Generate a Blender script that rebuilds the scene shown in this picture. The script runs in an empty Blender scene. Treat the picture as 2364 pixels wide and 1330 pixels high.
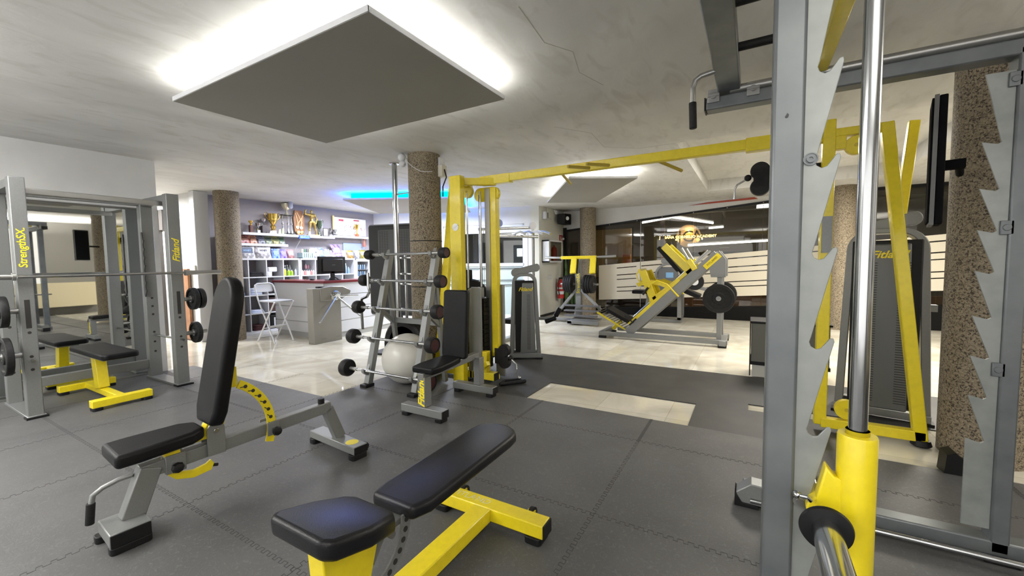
import bpy, bmesh, math, random
from mathutils import Vector, Matrix
random.seed(7)
S = bpy.context.scene
COL = S.collection
PI = math.pi

# ---------------------------------------------------------------- camera
# solved from the vanishing points of the ceiling panel, the mat seams and the walls
CAM_H = 1.38
cd = bpy.data.cameras.new('camera')
cd.sensor_fit = 'HORIZONTAL'
cd.sensor_width = 36.0
cd.lens = 36.0 * 950.0 / 2364.0
cd.clip_start = 0.02
cam = bpy.data.objects.new('camera', cd)
COL.objects.link(cam)
def _calib():
    def rc(px, py): return Vector(((px - 1182) / 950., -(py - 665) / 950., -1.))
    v1 = rc(1735, 598); v2 = -rc(-480, 628)
    n = v2.cross(v1).normalized()
    if n.y < 0: n = -n
    yc = v1.normalized(); xc = yc.cross(n)
    return Matrix((xc, yc, n))            # rows: world axes in camera space
cam.matrix_world = Matrix.Translation((0, 0, CAM_H)) @ _calib().to_4x4()
S.camera = cam

# ---------------------------------------------------------------- colour management, world
S.view_settings.view_transform = 'Standard'
S.view_settings.look = 'None'
S.view_settings.gamma = 1.0
S.view_settings.exposure = 0.88
S.view_settings.use_curve_mapping = False
w = bpy.data.worlds.new('night'); S.world = w; w.use_nodes = True
w.node_tree.nodes['Background'].inputs[0].default_value = (0.02, 0.025, 0.035, 1)
w.node_tree.nodes['Background'].inputs[1].default_value = 0.5

def area(name, loc, size, energy, color=(1, .96, .9), rot=(0, 0, 0)):
    l = bpy.data.lights.new(name, 'AREA'); l.shape = 'RECTANGLE'
    l.size, l.size_y = size; l.energy = energy; l.color = color
    o = bpy.data.objects.new(name, l); COL.objects.link(o)
    o.location = loc; o.rotation_euler = rot
    return o
CZ = 2.74
# ceiling_lamp: the tube fittings of the hall (outside the frame or hidden by the ceiling panels) and of the rooms behind
area('fill_light', (-1.0, -3.9, 1.45), (9.5, 2.3), 62, (1, .985, .96), (PI/2, 0, 0))  # broad fill added behind the camera; no window is there
area('fill_light', (4.5, 0.5, 1.5), (6.0, 2.0), 16, (1, .96, .88), (PI/2, 0, PI/2))  # weaker fill added on the right, no window there either
# unseen upward fill added outside the frame to brighten the ceiling
area('up_fill', (1.0, -1.4, 2.36), (2.2, 1.6), 110, (1, .97, .92), (PI, 0, 0))
area('up_fill', (-4.6, -1.2, 2.36), (2.2, 1.6), 150, (1, .985, .95), (PI, 0, 0))
area('up_fill', (3.4, 3.2, 2.36), (1.2, 2.2), 80, (1, .95, .87), (PI, 0, 0))
area('ceiling_lamp', (-3.6, -1.6, 2.66), (2.2, .5), 60, (1, .98, .95))
area('ceiling_lamp', (-5.0, 0.1, 2.66), (.5, 1.8), 30, (1, .98, .95))
area('ceiling_lamp', (2.3, 7.6, 2.66), (.4, 1.8), 110, (1, .94, .82))
area('ceiling_lamp', (.4, 7.2, 2.93), (.6, 1.6), 60, (1, .94, .84))
area('ceiling_lamp', (-10.2, 2.6, 2.66), (.8, .4), 140, (1, .98, .97))
area('ceiling_lamp', (-7.75, 6.1, 2.70), (.25, 2.6), 62, (.93, .94, 1))
area('ceiling_lamp', (-6.0, 7.2, 2.56), (1.8, .25), 125, (.9, .94, 1))

# ---------------------------------------------------------------- materials
def mat(name, color, rough=.5, metal=0., bump=None, noise=None, coat=0., emit=None, spec=None, trans=0.):
    m = bpy.data.materials.new(name); m.use_nodes = True
    nt = m.node_tree; b = nt.nodes['Principled BSDF']
    b.inputs['Base Color'].default_value = (*color, 1)
    b.inputs['Roughness'].default_value = rough
    b.inputs['Metallic'].default_value = metal
    if coat: b.inputs['Coat Weight'].default_value = coat; b.inputs['Coat Roughness'].default_value = .1
    if spec is not None: b.inputs['Specular IOR Level'].default_value = spec
    if trans: b.inputs['Transmission Weight'].default_value = trans
    if emit:
        b.inputs['Emission Color'].default_value = (*emit[0], 1); b.inputs['Emission Strength'].default_value = emit[1]
    tc = None
    if noise or bump:
        tc = nt.nodes.new('ShaderNodeTexCoord')
    if noise:   # (scale, colour2, lo, hi)
        n = nt.nodes.new('ShaderNodeTexNoise'); n.inputs['Scale'].default_value = noise[0]; n.inputs['Detail'].default_value = 6
        r = nt.nodes.new('ShaderNodeMapRange'); r.inputs[1].default_value = noise[2]; r.inputs[2].default_value = noise[3]
        x = nt.nodes.new('ShaderNodeMix'); x.data_type = 'RGBA'
        x.inputs[6].default_value = (*color, 1); x.inputs[7].default_value = (*noise[1], 1)
        nt.links.new(tc.outputs['Object'], n.inputs[0]); nt.links.new(n.outputs[0], r.inputs[0])
        nt.links.new(r.outputs[0], x.inputs[0]); nt.links.new(x.outputs[2], b.inputs['Base Color'])
    if bump:    # (scale, strength)
        n = nt.nodes.new('ShaderNodeTexNoise'); n.inputs['Scale'].default_value = bump[0]; n.inputs['Detail'].default_value = 4
        u = nt.nodes.new('ShaderNodeBump'); u.inputs['Strength'].default_value = bump[1]; u.inputs['Distance'].default_value = .01
        nt.links.new(tc.outputs['Object'], n.inputs[0]); nt.links.new(n.outputs[0], u.inputs['Height'])
        nt.links.new(u.outputs[0], b.inputs['Normal'])
    return m
MT = {}
MT['silver'] = mat('silver_paint', (.205, .21, .21), .42, .45, noise=(160, (.235, .24, .24), .35, .7))
MT['silver_dark'] = mat('galvanised_steel', (.135, .148, .158), .42, .5, noise=(9, (.185, .198, .205), .3, .75))
MT['zinc'] = mat('zinc_plate', (.29, .305, .295), .45, .4, noise=(14, (.22, .235, .23), .35, .75))
MT['yellow'] = mat('yellow_paint', (.74, .595, .012), .35, 0, noise=(30, (.68, .545, .01), .4, .7), coat=.25)
MT['chrome'] = mat('chrome', (.46, .47, .48), .15, 1.)
MT['steel'] = mat('brushed_steel', (.38, .38, .37), .35, .9)
MT['black'] = mat('black_plastic', (.006, .006, .007), .5, spec=.3)
MT['rubber'] = mat('black_rubber', (.007, .007, .008), .6, spec=.3, noise=(40, (.014, .014, .014), .4, .7))
MT['vinyl'] = mat('black_vinyl', (.004, .004, .005), .45, spec=.2, bump=(260, .12), noise=(5, (.009, .009, .010), .4, .75))
MT['vinyl_blue'] = mat('worn_vinyl', (.009, .009, .011), .40, spec=.35, bump=(260, .12), noise=(2.4, (.030, .036, .10), .36, .60))
MT['white'] = mat('white_wall', (.62, .62, .615), .6, noise=(3, (.57, .57, .56), .4, .8))
MT['white_plain'] = mat('white_laminate', (.62, .63, .66), .35)
MT['grey_wall'] = mat('grey_wall', (.30, .275, .29), .7)
MT['cream'] = mat('cream_paint', (.62, .60, .52), .6)
MT['red'] = mat('red_paint', (.42, .02, .02), .35)
MT['darkred'] = mat('dark_red_laminate', (.16, .012, .02), .35)
MT['dark'] = mat('dark_void', (.02, .018, .016), .7)
MT['wood'] = mat('brown_wood', (.33, .15, .06), .5, noise=(7, (.22, .09, .035), .35, .7))
MT['gold'] = mat('gold_metal', (.80, .56, .14), .22, 1.)
MT['bronze'] = mat('antique_gold', (.55, .40, .13), .38, .9, noise=(20, (.22, .15, .06), .4, .75))
MT['logo'] = mat('yellow_lettering', (.85, .70, .02), .5)
MT['logo_dark'] = mat('dark_lettering', (.03, .03, .03), .5)
MT['green'] = mat('leaf_green', (.06, .13, .03), .5, noise=(12, (.12, .2, .06), .4, .7))

def nodes(m): return m.node_tree.nodes, m.node_tree.links, m.node_tree.nodes['Principled BSDF']
def mixc(nt, fac, a, b):
    x = nt.nodes.new('ShaderNodeMix'); x.data_type = 'RGBA'
    nt.links.new(fac, x.inputs[0])
    for i, v in ((6, a), (7, b)):
        if isinstance(v, tuple): x.inputs[i].default_value = (*v, 1)
        else: nt.links.new(v, x.inputs[i])
    return x.outputs[2]
def rng(nt, v, a, b, c=0., d=1.):
    r = nt.nodes.new('ShaderNodeMapRange'); nt.links.new(v, r.inputs[0])
    for i, q in enumerate((a, b, c, d)): r.inputs[i + 1].default_value = q
    return r.outputs[0]
def ntex(nt, scale, detail=4, dist=0., vec=None, sc=None):
    tc = nt.nodes.new('ShaderNodeTexCoord'); n = nt.nodes.new('ShaderNodeTexNoise')
    n.inputs['Scale'].default_value = scale; n.inputs['Detail'].default_value = detail; n.inputs['Distortion'].default_value = dist
    if sc:
        mp = nt.nodes.new('ShaderNodeMapping'); mp.inputs['Scale'].default_value = sc
        nt.links.new(tc.outputs['Object'], mp.inputs[0]); nt.links.new(mp.outputs[0], n.inputs[0])
    else: nt.links.new(tc.outputs['Object'], n.inputs[0])
    return n.outputs[0]

def m_marble():
    m = mat('marble_tiles', (.6, .55, .45), .06); nt = m.node_tree; b = nt.nodes['Principled BSDF']
    v = ntex(nt, 1.6, 9, 1.2); c = mixc(nt, rng(nt, v, .38, .66), (.72, .69, .60), (.56, .525, .44))
    tc = nt.nodes.new('ShaderNodeTexCoord'); br = nt.nodes.new('ShaderNodeTexBrick')
    nt.links.new(tc.outputs['Object'], br.inputs[0])
    br.offset = 0.; br.inputs['Scale'].default_value = 1.; br.inputs['Brick Width'].default_value = .62; br.inputs['Row Height'].default_value = .62
    br.inputs['Mortar Size'].default_value = .0022
    br.inputs['Color1'].default_value = (1, 1, 1, 1); br.inputs['Color2'].default_value = (.84, .83, .80, 1); br.inputs['Mortar'].default_value = (.62, .58, .5, 1)
    x = nt.nodes.new('ShaderNodeMix'); x.data_type = 'RGBA'; x.blend_type = 'MULTIPLY'; x.inputs[0].default_value = 1
    nt.links.new(c, x.inputs[6]); nt.links.new(br.outputs[0], x.inputs[7]); nt.links.new(x.outputs[2], b.inputs['Base Color'])
    b.inputs['Specular IOR Level'].default_value = .55
    return m
MT['marble'] = m_marble()
def m_grey_rubber():
    m = mat('grey_rubber', (.1, .1, .1), .55); nt = m.node_tree; b = nt.nodes['Principled BSDF']
    a = ntex(nt, 1.1, 5, .4); c = ntex(nt, 26, 8, 3.5); d = ntex(nt, 240, 2)
    c1 = mixc(nt, rng(nt, a, .35, .7), (.070, .070, .071), (.098, .097, .096))
    c2 = mixc(nt, rng(nt, c, .54, .72, 0, .5), c1, (.165, .173, .168))
    c3 = mixc(nt, rng(nt, d, .4, .7, 0, .35), c2, (.065, .065, .065))
    nt.links.new(c3, b.inputs['Base Color'])
    u = nt.nodes.new('ShaderNodeBump'); u.inputs['Strength'].default_value = .25; u.inputs['Distance'].default_value = .003
    nt.links.new(c, u.inputs['Height']); nt.links.new(u.outputs[0], b.inputs['Normal'])
    r = rng(nt, a, .3, .7, .62, .45); nt.links.new(r, b.inputs['Roughness'])
    return m
MT['grey_rubber'] = m_grey_rubber()
MT['black_mat'] = mat('black_mat', (.030, .030, .029), .5, noise=(4, (.045, .045, .043), .35, .7), bump=(150, .1))
def m_ceiling():
    m = mat('ceiling_paint', (.5, .5, .48), .8); nt = m.node_tree; b = nt.nodes['Principled BSDF']
    a = ntex(nt, .7, 7, .6, sc=(1.6, 1, 1)); c = ntex(nt, 3.5, 6, .8, sc=(2.2, .8, 1)); d = ntex(nt, 60, 3)
    c1 = mixc(nt, rng(nt, a, .35, .68), (.61, .605, .585), (.49, .485, .465))
    c2 = mixc(nt, rng(nt, c, .52, .72, 0, .5), c1, (.40, .385, .35))
    nt.links.new(c2, b.inputs['Base Color'])
    u = nt.nodes.new('ShaderNodeBump'); u.inputs['Strength'].default_value = .3; u.inputs['Distance'].default_value = .02
    nt.links.new(c, u.inputs['Height']); nt.links.new(u.outputs[0], b.inputs['Normal'])
    return m
MT['ceiling'] = m_ceiling()
MT['panel'] = mat('panel_paint', (.29, .28, .25), .75, noise=(.8, (.26, .25, .225), .35, .7))
def m_terrazzo():
    m = mat('pebbledash', (.3, .25, .18), .75); nt = m.node_tree; b = nt.nodes['Principled BSDF']
    tc = nt.nodes.new('ShaderNodeTexCoord'); vo = nt.nodes.new('ShaderNodeTexVoronoi'); vo.inputs['Scale'].default_value = 120
    nt.links.new(tc.outputs['Object'], vo.inputs[0])
    n = ntex(nt, 78, 5, .8); n2 = ntex(nt, 130, 2)
    sep = nt.nodes.new('ShaderNodeSeparateColor'); nt.links.new(vo.outputs['Color'], sep.inputs[0])
    c1 = mixc(nt, sep.outputs[0], (.315, .262, .182), (.165, .132, .088))
    c2 = mixc(nt, rng(nt, n, .52, .60), c1, (.045, .032, .022))
    c3 = mixc(nt, rng(nt, n2, .6, .72, 0, .5), c2, (.36, .32, .25))
    nt.links.new(c3, b.inputs['Base Color'])
    u = nt.nodes.new('ShaderNodeBump'); u.inputs['Strength'].default_value = .6; u.inputs['Distance'].default_value = .006
    nt.links.new(n, u.inputs['Height']); nt.links.new(u.outputs[0], b.inputs['Normal'])
    return m
MT['pebble'] = m_terrazzo()
def emis(name, c, s):
    m = bpy.data.materials.new(name); m.use_nodes = True; nt = m.node_tree; nt.nodes.clear()
    e = nt.nodes.new('ShaderNodeEmission'); o = nt.nodes.new('ShaderNodeOutputMaterial')
    e.inputs[0].default_value = (*c, 1); e.inputs[1].default_value = s; nt.links.new(e.outputs[0], o.inputs[0]); return m
MT['led'] = emis('white_led', (1, .98, .92), 28)
MT['led_warm'] = emis('warm_led', (1, .96, .86), 30)
MT['led_blue'] = emis('blue_led', (.0, .16, 1), 120)
MT['box_glow_cyan'] = emis('cyan_box_glow', (.0, .62, 1), 1.3)
MT['tube'] = emis('bright_tube', (1, .97, .9), 5)
MT['sign_on'] = emis('lit_sign', (1, .62, .18), 6)
MT['clock_led'] = emis('clock_digits', (.25, .6, 1), 2.2)
def m_glass(name, col=(.9, .92, .9), t=.86):
    m = bpy.data.materials.new(name); m.use_nodes = True; nt = m.node_tree; nt.nodes.clear()
    o = nt.nodes.new('ShaderNodeOutputMaterial'); tr = nt.nodes.new('ShaderNodeBsdfTransparent'); g = nt.nodes.new('ShaderNodeBsdfGlossy')
    g.inputs['Roughness'].default_value = .02; tr.inputs[0].default_value = (*col, 1)
    mx = nt.nodes.new('ShaderNodeMixShader'); mx.inputs[0].default_value = 1 - t
    nt.links.new(tr.outputs[0], mx.inputs[1]); nt.links.new(g.outputs[0], mx.inputs[2]); nt.links.new(mx.outputs[0], o.inputs[0]); return m
MT['glass'] = m_glass('clear_glass', (.72, .72, .68), .95)
MT['glass_dark'] = m_glass('tinted_glass', (.45, .5, .5), .88)
def m_frost():
    m = bpy.data.materials.new('frosted_film'); m.use_nodes = True; nt = m.node_tree; nt.nodes.clear()
    o = nt.nodes.new('ShaderNodeOutputMaterial'); tr = nt.nodes.new('ShaderNodeBsdfTransparent'); g = nt.nodes.new('ShaderNodeBsdfDiffuse')
    g.inputs[0].default_value = (.72, .67, .56, 1)
    mx = nt.nodes.new('ShaderNodeMixShader'); mx.inputs[0].default_value = .86
    nt.links.new(tr.outputs[0], mx.inputs[1]); nt.links.new(g.outputs[0], mx.inputs[2]); nt.links.new(mx.outputs[0], o.inputs[0]); return m
MT['frost'] = m_frost()
MT['mirror'] = mat('mirror_silver', (.86, .88, .87), .015, 1.)
_cc = {}
def cmat(c, rough=.5, metal=0.):
    k = (tuple(round(v, 3) for v in c), rough, metal)
    if k not in _cc: _cc[k] = mat('paint_%d' % len(_cc), c, rough, metal)
    return _cc[k]

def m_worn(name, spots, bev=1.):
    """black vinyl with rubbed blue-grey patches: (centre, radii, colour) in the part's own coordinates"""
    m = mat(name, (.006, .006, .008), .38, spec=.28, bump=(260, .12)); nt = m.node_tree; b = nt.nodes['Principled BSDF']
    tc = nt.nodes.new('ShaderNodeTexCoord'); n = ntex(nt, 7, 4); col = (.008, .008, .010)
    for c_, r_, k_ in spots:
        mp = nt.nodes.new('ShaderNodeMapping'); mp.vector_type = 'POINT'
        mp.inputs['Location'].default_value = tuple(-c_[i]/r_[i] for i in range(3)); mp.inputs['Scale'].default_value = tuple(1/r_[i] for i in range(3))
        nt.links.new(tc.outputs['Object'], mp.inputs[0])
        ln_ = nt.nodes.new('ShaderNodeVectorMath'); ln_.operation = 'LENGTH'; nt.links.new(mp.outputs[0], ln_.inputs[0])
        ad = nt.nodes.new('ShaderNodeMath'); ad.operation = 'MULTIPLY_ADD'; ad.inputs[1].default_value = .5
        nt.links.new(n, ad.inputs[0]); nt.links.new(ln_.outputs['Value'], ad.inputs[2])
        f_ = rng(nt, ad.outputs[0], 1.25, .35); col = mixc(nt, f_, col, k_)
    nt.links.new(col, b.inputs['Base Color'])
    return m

# ---------------------------------------------------------------- mesh builder
class MB:
    def __init__(s): s.bm = bmesh.new()
    def box(s, x0, y0, z0, x1, y1, z1):
        v = [s.bm.verts.new(p) for p in ((x0,y0,z0),(x1,y0,z0),(x1,y1,z0),(x0,y1,z0),(x0,y0,z1),(x1,y0,z1),(x1,y1,z1),(x0,y1,z1))]
        for f in ((0,3,2,1),(4,5,6,7),(0,1,5,4),(1,2,6,5),(2,3,7,6),(3,0,4,7)): s.bm.faces.new([v[i] for i in f])
        return s
    def hexa(s, P):    # 8 points, bottom ring then top ring
        v = [s.bm.verts.new(p) for p in P]
        for f in ((0,3,2,1),(4,5,6,7),(0,1,5,4),(1,2,6,5),(2,3,7,6),(3,0,4,7)): s.bm.faces.new([v[i] for i in f])
        return s
    def beam(s, p, q, w, h, up=(0, 0, 1)):   # rectangular bar, w sideways, h along up
        p, q = Vector(p), Vector(q); d = (q - p).normalized(); u = Vector(up)
        a = d.cross(u)
        if a.length < 1e-4: a = d.cross(Vector((0, 1, 0)))
        a.normalize(); b = a.cross(d).normalized(); a = a * w / 2; b = b * h / 2
        return s.hexa([p-a-b, p+a-b, q+a-b, q-a-b, p-a+b, p+a+b, q+a+b, q-a+b])
    def ring(s, c, a, b, r, n): return [s.bm.verts.new(c + a * (r * math.cos(2*PI*i/n)) + b * (r * math.sin(2*PI*i/n))) for i in range(n)]
    def tube(s, pts, r, n=12, caps=True):
        pts = [Vector(p) for p in pts]; R = r if isinstance(r, (list, tuple)) else [r] * len(pts)
        rings = []; pa = None
        for i, p in enumerate(pts):
            d = (pts[min(i+1, len(pts)-1)] - pts[max(i-1, 0)]).normalized()
            if pa is None:
                pa = d.cross(Vector((0, 0, 1)))
                if pa.length < 1e-3: pa = d.cross(Vector((0, 1, 0)))
            else: pa = pa - d * pa.dot(d)
            pa.normalize(); rings.append(s.ring(p, pa, d.cross(pa), R[i], n))
        for A, B in zip(rings, rings[1:]):
            for i in range(n): s.bm.faces.new((A[i], A[(i+1) % n], B[(i+1) % n], B[i]))
        if caps: s.bm.faces.new(rings[0][::-1]); s.bm.faces.new(rings[-1])
        return s
    def cyl(s, p, q, r, n=20): return s.tube([p, q], r, n)
    def lathe(s, prof, o=(0, 0, 0), ax=(0, 0, 1), n=24):   # prof: (radius, height)
        o, ax = Vector(o), Vector(ax).normalized(); a = ax.cross(Vector((0, 0, 1)))
        if a.length < 1e-3: a = Vector((1, 0, 0))
        a.normalize(); b = ax.cross(a); rings = []
        for r, h in prof:
            c = o + ax * h
            rings.append([s.bm.verts.new(c)] if r < 1e-5 else s.ring(c, a, b, r, n))
        for A, B in zip(rings, rings[1:]):
            for i in range(n):
                j = (i+1) % n
                if len(A) == 1 and len(B) == 1: break
                if len(A) == 1: s.bm.faces.new((A[0], B[j], B[i]))
                elif len(B) == 1: s.bm.faces.new((A[i], A[j], B[0]))
                else: s.bm.faces.new((A[i], A[j], B[j], B[i]))
        if len(rings[0]) > 1: s.bm.faces.new(rings[0][::-1])
        if len(rings[-1]) > 1: s.bm.faces.new(rings[-1])
        return s
    def ball(s, c, r, n=20, sc=(1, 1, 1)):
        m = Matrix.Translation(c) @ Matrix.Diagonal((r*sc[0], r*sc[1], r*sc[2], 1))
        bmesh.ops.create_uvsphere(s.bm, u_segments=n, v_segments=max(6, n//2), radius=1, matrix=m); return s
    def prism(s, poly, fn, t0, t1):          # fn(u, v, t) -> point
        A = [s.bm.verts.new(fn(u, v, t0)) for u, v in poly]; B = [s.bm.verts.new(fn(u, v, t1)) for u, v in poly]
        s.bm.faces.new(A[::-1]); s.bm.faces.new(B); n = len(A)
        for i in range(n): s.bm.faces.new((A[i], A[(i+1) % n], B[(i+1) % n], B[i]))
        return s
    def strip(s, outer, inner, fn, t0, t1):  # band between two equal-length open polylines, with thickness
        n = len(outer); L = [[s.bm.verts.new(fn(*p, t)) for p in pl] for t in (t0, t1) for pl in (outer, inner)]
        o0, i0, o1, i1 = L
        for k in range(n-1):
            for a, b in ((o0, i0), (i1, o1), (o1, o0), (i0, i1)): s.bm.faces.new((a[k], a[k+1], b[k+1], b[k]))
        s.bm.faces.new((o0[0], i0[0], i1[0], o1[0])); s.bm.faces.new((o0[-1], o1[-1], i1[-1], i0[-1]))
        return s
    def quad(s, *P): s.bm.faces.new([s.bm.verts.new(p) for p in P]); return s
def YZ(x0=0): return lambda u, v, t: (x0 + t, u, v)
def XZ(y0=0): return lambda u, v, t: (u, y0 + t, v)
def XY(z0=0): return lambda u, v, t: (u, v, z0 + t)
def rrect(x0, y0, x1, y1, r, n=5):
    o = []
    for cx, cy, a in ((x1-r, y1-r, 0), (x0+r, y1-r, 90), (x0+r, y0+r, 180), (x1-r, y0+r, 270)):
        for k in range(n+1):
            t = math.radians(a + 90*k/n); o.append((cx + r*math.cos(t), cy + r*math.sin(t)))
    return o
def arc(cx, cy, r, a0, a1, n=16): return [(cx + r*math.cos(math.radians(a0+(a1-a0)*i/n)), cy + r*math.sin(math.radians(a0+(a1-a0)*i/n))) for i in range(n+1)]

def obj(name, mb, m, parent=None, bevel=0., seg=2, ang=35, smooth=True):
    me = bpy.data.meshes.new(name)
    bmesh.ops.recalc_face_normals(mb.bm, faces=mb.bm.faces[:])
    if parent is not None:                        # given in room coordinates, kept relative to the thing's base
        loc = parent.get('_w', None); q = parent
        off = Vector((0, 0, 0))
        while q is not None: off += q.location; q = q.parent
        bmesh.ops.translate(mb.bm, verts=mb.bm.verts[:], vec=-off)
    mb.bm.to_mesh(me); mb.bm.free()
    me.materials.append(MT[m] if isinstance(m, str) else m)
    if smooth:
        me.polygons.foreach_set('use_smooth', [True] * len(me.polygons))
        me.set_sharp_from_angle(angle=math.radians(ang))
    o = bpy.data.objects.new(name, me); COL.objects.link(o)
    if parent is not None: o.parent = parent
    if bevel:
        b = o.modifiers.new('bevel', 'BEVEL'); b.width = bevel; b.segments = seg; b.limit_method = 'ANGLE'; b.angle_limit = math.radians(40)
        b.harden_normals = False
    return o
def tag(o, label, cat, group=None, kind=None):
    o['label'] = label; o['category'] = cat
    if group: o['group'] = group
    if kind: o['kind'] = kind
    return o
def thing(name, label, cat, loc=(0, 0, 0), group=None):
    o = bpy.data.objects.new(name, None); o.empty_display_size = .1; COL.objects.link(o)
    o.location = loc; return tag(o, label, cat, group)
def one(name, mb, m, label, cat, loc=(0, 0, 0), group=None, **k):     # a thing that is a single mesh
    bmesh.ops.translate(mb.bm, verts=mb.bm.verts[:], vec=-Vector(loc))
    o = obj(name, mb, m, None, **k); o.location = loc; return tag(o, label, cat, group)
def struct(name, mb, m, **k):
    o = obj(name, mb, m, None, **k); o['kind'] = 'structure'; return o
def copy_tree(o, parent=None):
    c = o.copy(); COL.objects.link(c); c.parent = parent
    for ch in list(o.children):
        if ch != c: copy_tree(ch, c)
    return c
def text(name, s, size, org, right, up, m, parent, depth=.002, shear=0., bold=0., align='CENTER', spacing=1.):
    cu = bpy.data.curves.new(name, 'FONT'); cu.body = s; cu.size = size; cu.extrude = depth; cu.shear = shear
    cu.offset = bold; cu.align_x = align; cu.align_y = 'CENTER'; cu.space_character = spacing; cu.resolution_u = 3
    t = bpy.data.objects.new(name, cu); COL.objects.link(t)
    bpy.context.view_layer.update()
    me = bpy.data.meshes.new_from_object(t.evaluated_get(bpy.context.evaluated_depsgraph_get()))
    bpy.data.objects.remove(t)
    r, u = Vector(right).normalized(), Vector(up).normalized(); n = r.cross(u)
    M = Matrix.Translation(org) @ Matrix((r, u, n)).transposed().to_4x4()
    me.transform(M)
    if parent is not None:
        off = Vector((0, 0, 0)); q = parent
        while q is not None: off += q.location; q = q.parent
        me.transform(Matrix.Translation(-off))
    me.materials.clear(); me.materials.append(MT[m] if isinstance(m, str) else m)
    o = bpy.data.objects.new(name, me); COL.objects.link(o)
    if parent is not None: o.parent = parent
    return o
def cushion(name, poly, fn, t0, t1, m, parent, bev=.018):
    return obj(name, MB().prism(poly, fn, t0, t1), m, parent, bevel=bev, seg=4, ang=50)

# ================================================================ THE SETTING
XL, XR, YB, YF = -6.66, 4.6, -4.0, 10.6
struct('floor', MB().box(-12, YB, -.1, XR, 15.2, 0), 'marble', smooth=False)
# ceiling with a recess at the right
c = MB()
rx0, ry0, rx1, ry1 = -.78, 5.2, 2.0, 9.15
for a in ((-12, YB, XR, ry0), (-12, ry1, XR, 10.9), (-12, ry0, rx0, ry1), (rx1, ry0, XR, ry1)): c.box(a[0], a[1], CZ, a[2], a[3], CZ + .3)
c.box(rx0, ry0, CZ + .22, rx1, ry1, CZ + .3)
struct('ceiling', c, 'ceiling', smooth=False)
ck = MB()
def ribbon(mb, pts, w, z, dz=0):
    for (a, b), (cc, d) in zip(pts, pts[1:]):
        n = Vector((b - d, cc - a, 0)); n.normalize(); n *= w
        mb.hexa([(a-n.x, b-n.y, z-.001), (a+n.x, b+n.y, z-.001), (cc+n.x, d+n.y, z-.001), (cc-n.x, d-n.y, z-.001), (a-n.x, b-n.y, z), (a+n.x, b+n.y, z), (cc+n.x, d+n.y, z), (cc-n.x, d-n.y, z)])
ribbon(ck, [(-1.10, 2.0), (-1.14, 2.4), (-1.03, 2.6), (-1.10, 2.9), (-1.02, 3.2)], .002, CZ)
ribbon(ck, [(-1.75, 3.9), (-1.5, 4.3), (-1.55, 4.9), (-1.2, 5.2), (-.8, 5.2)], .0025, CZ)
struct('trim_1', ck, cmat((.36, .345, .31), .9))
# walls
struct('wall_left', MB().box(XL - .18, YB, 0, XL, 2.35, CZ), 'white')
struct('wall_recess', MB().box(-12, 3.62, 0, -8.80, 3.8, CZ), 'white')
struct('wall_far_left', MB().box(-12.2, YB, 0, -12, 3.8, CZ), 'white')
struct('wall_trophies', MB().box(-9.12, 3.8, 0, -8.94, 8.2, CZ), 'grey_wall')
# white wall with the door glazing, set at an angle, and the cream wall that leaves it
A = Vector((-8.94, 7.9, 0)); B = Vector((-4.5, 9.08, 0)); dW = (B - A).normalized(); nW = Vector((dW.y, -dW.x, 0))   # nW faces the hall
LW = (B - A).length
def onW(s, z, t=0): p = A + dW * s + nW * t; return (p.x, p.y, z)
w2 = MB()
s0, s1, zt = 2.05, 4.22, 2.33   # glazed opening
def wseg(mb, a, b, z0, z1, t0=-.18, t1=0): mb.hexa([onW(a, z0, t1), onW(b, z0, t1), onW(b, z0, t0), onW(a, z0, t0), onW(a, z1, t1), onW(b, z1, t1), onW(b, z1, t0), onW(a, z1, t0)])
wseg(w2, 0, s0, 0, CZ); wseg(w2, s1, LW, 0, CZ); wseg(w2, s0, s1, zt, CZ)
struct('wall_back_left', w2, 'white')
struct('wall_right_of_door', MB().hexa([(-4.68, 9.0, 0), (-4.5, 9.08, 0), (-4.5, 10.7, 0), (-4.68, 10.7, 0), (-4.68, 9.0, CZ), (-4.5, 9.08, CZ), (-4.5, 10.7, CZ), (-4.68, 10.7, CZ)]), cmat((.62, .62, .56), .7))
struct('baseboard_right_of_door', MB().box(-4.5, 9.1, 0, -4.485, 10.6, .06), 'dark')
struct('wall_right', MB().box(XR, YB, 0, XR + .2, 15.2, CZ + .3), cmat((.17, .165, .15), .7))
struct('wall_behind_camera', MB().box(-12, YB - .2, 0, XR, YB, CZ), 'white')
struct('wall_store_back', MB().box(-12, 10.9, 0, -4.68, 11.1, CZ), 'grey_wall')
# low beige parapet along the right wall, seen in the mirror
struct('trim_2', MB().box(4.2, -1.0, .25, 4.58, 4.6, .95), cmat((.50, .44, .30), .6))
# dark door frame strip on the recess wall and plywood kick panel
dd = thing('door_1', 'dark door frame seen through the rack', 'door'); del dd['label'], dd['category']; dd['kind'] = 'structure'
obj('door_frame', MB().box(-10.42, 3.56, 0, -10.1, 3.62, 2.5).box(-10.1, 3.57, 2.1, -9.95, 3.62, 2.5), cmat((.06, .055, .05), .5), dd, bevel=.004)
one('plywood_board', MB().box(-9.6, 3.56, .02, -9.0, 3.60, 1.34), 'wood', 'orange brown plywood board leaning against the white recess wall behind the rack', 'board', (-9.3, 3.58, 0))
struct('trim_3', MB().box(-8.80, 3.57, 0, -8.62, 3.80, CZ), 'white_plain', bevel=.01)
one('socket_box', MB().box(-8.76, 3.545, 1.28, -8.66, 3.57, 1.40), 'cream', 'small cream socket box on the white pillar beside the recess', 'socket', (-8.71, 3.557, 1.28), bevel=.005)
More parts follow.
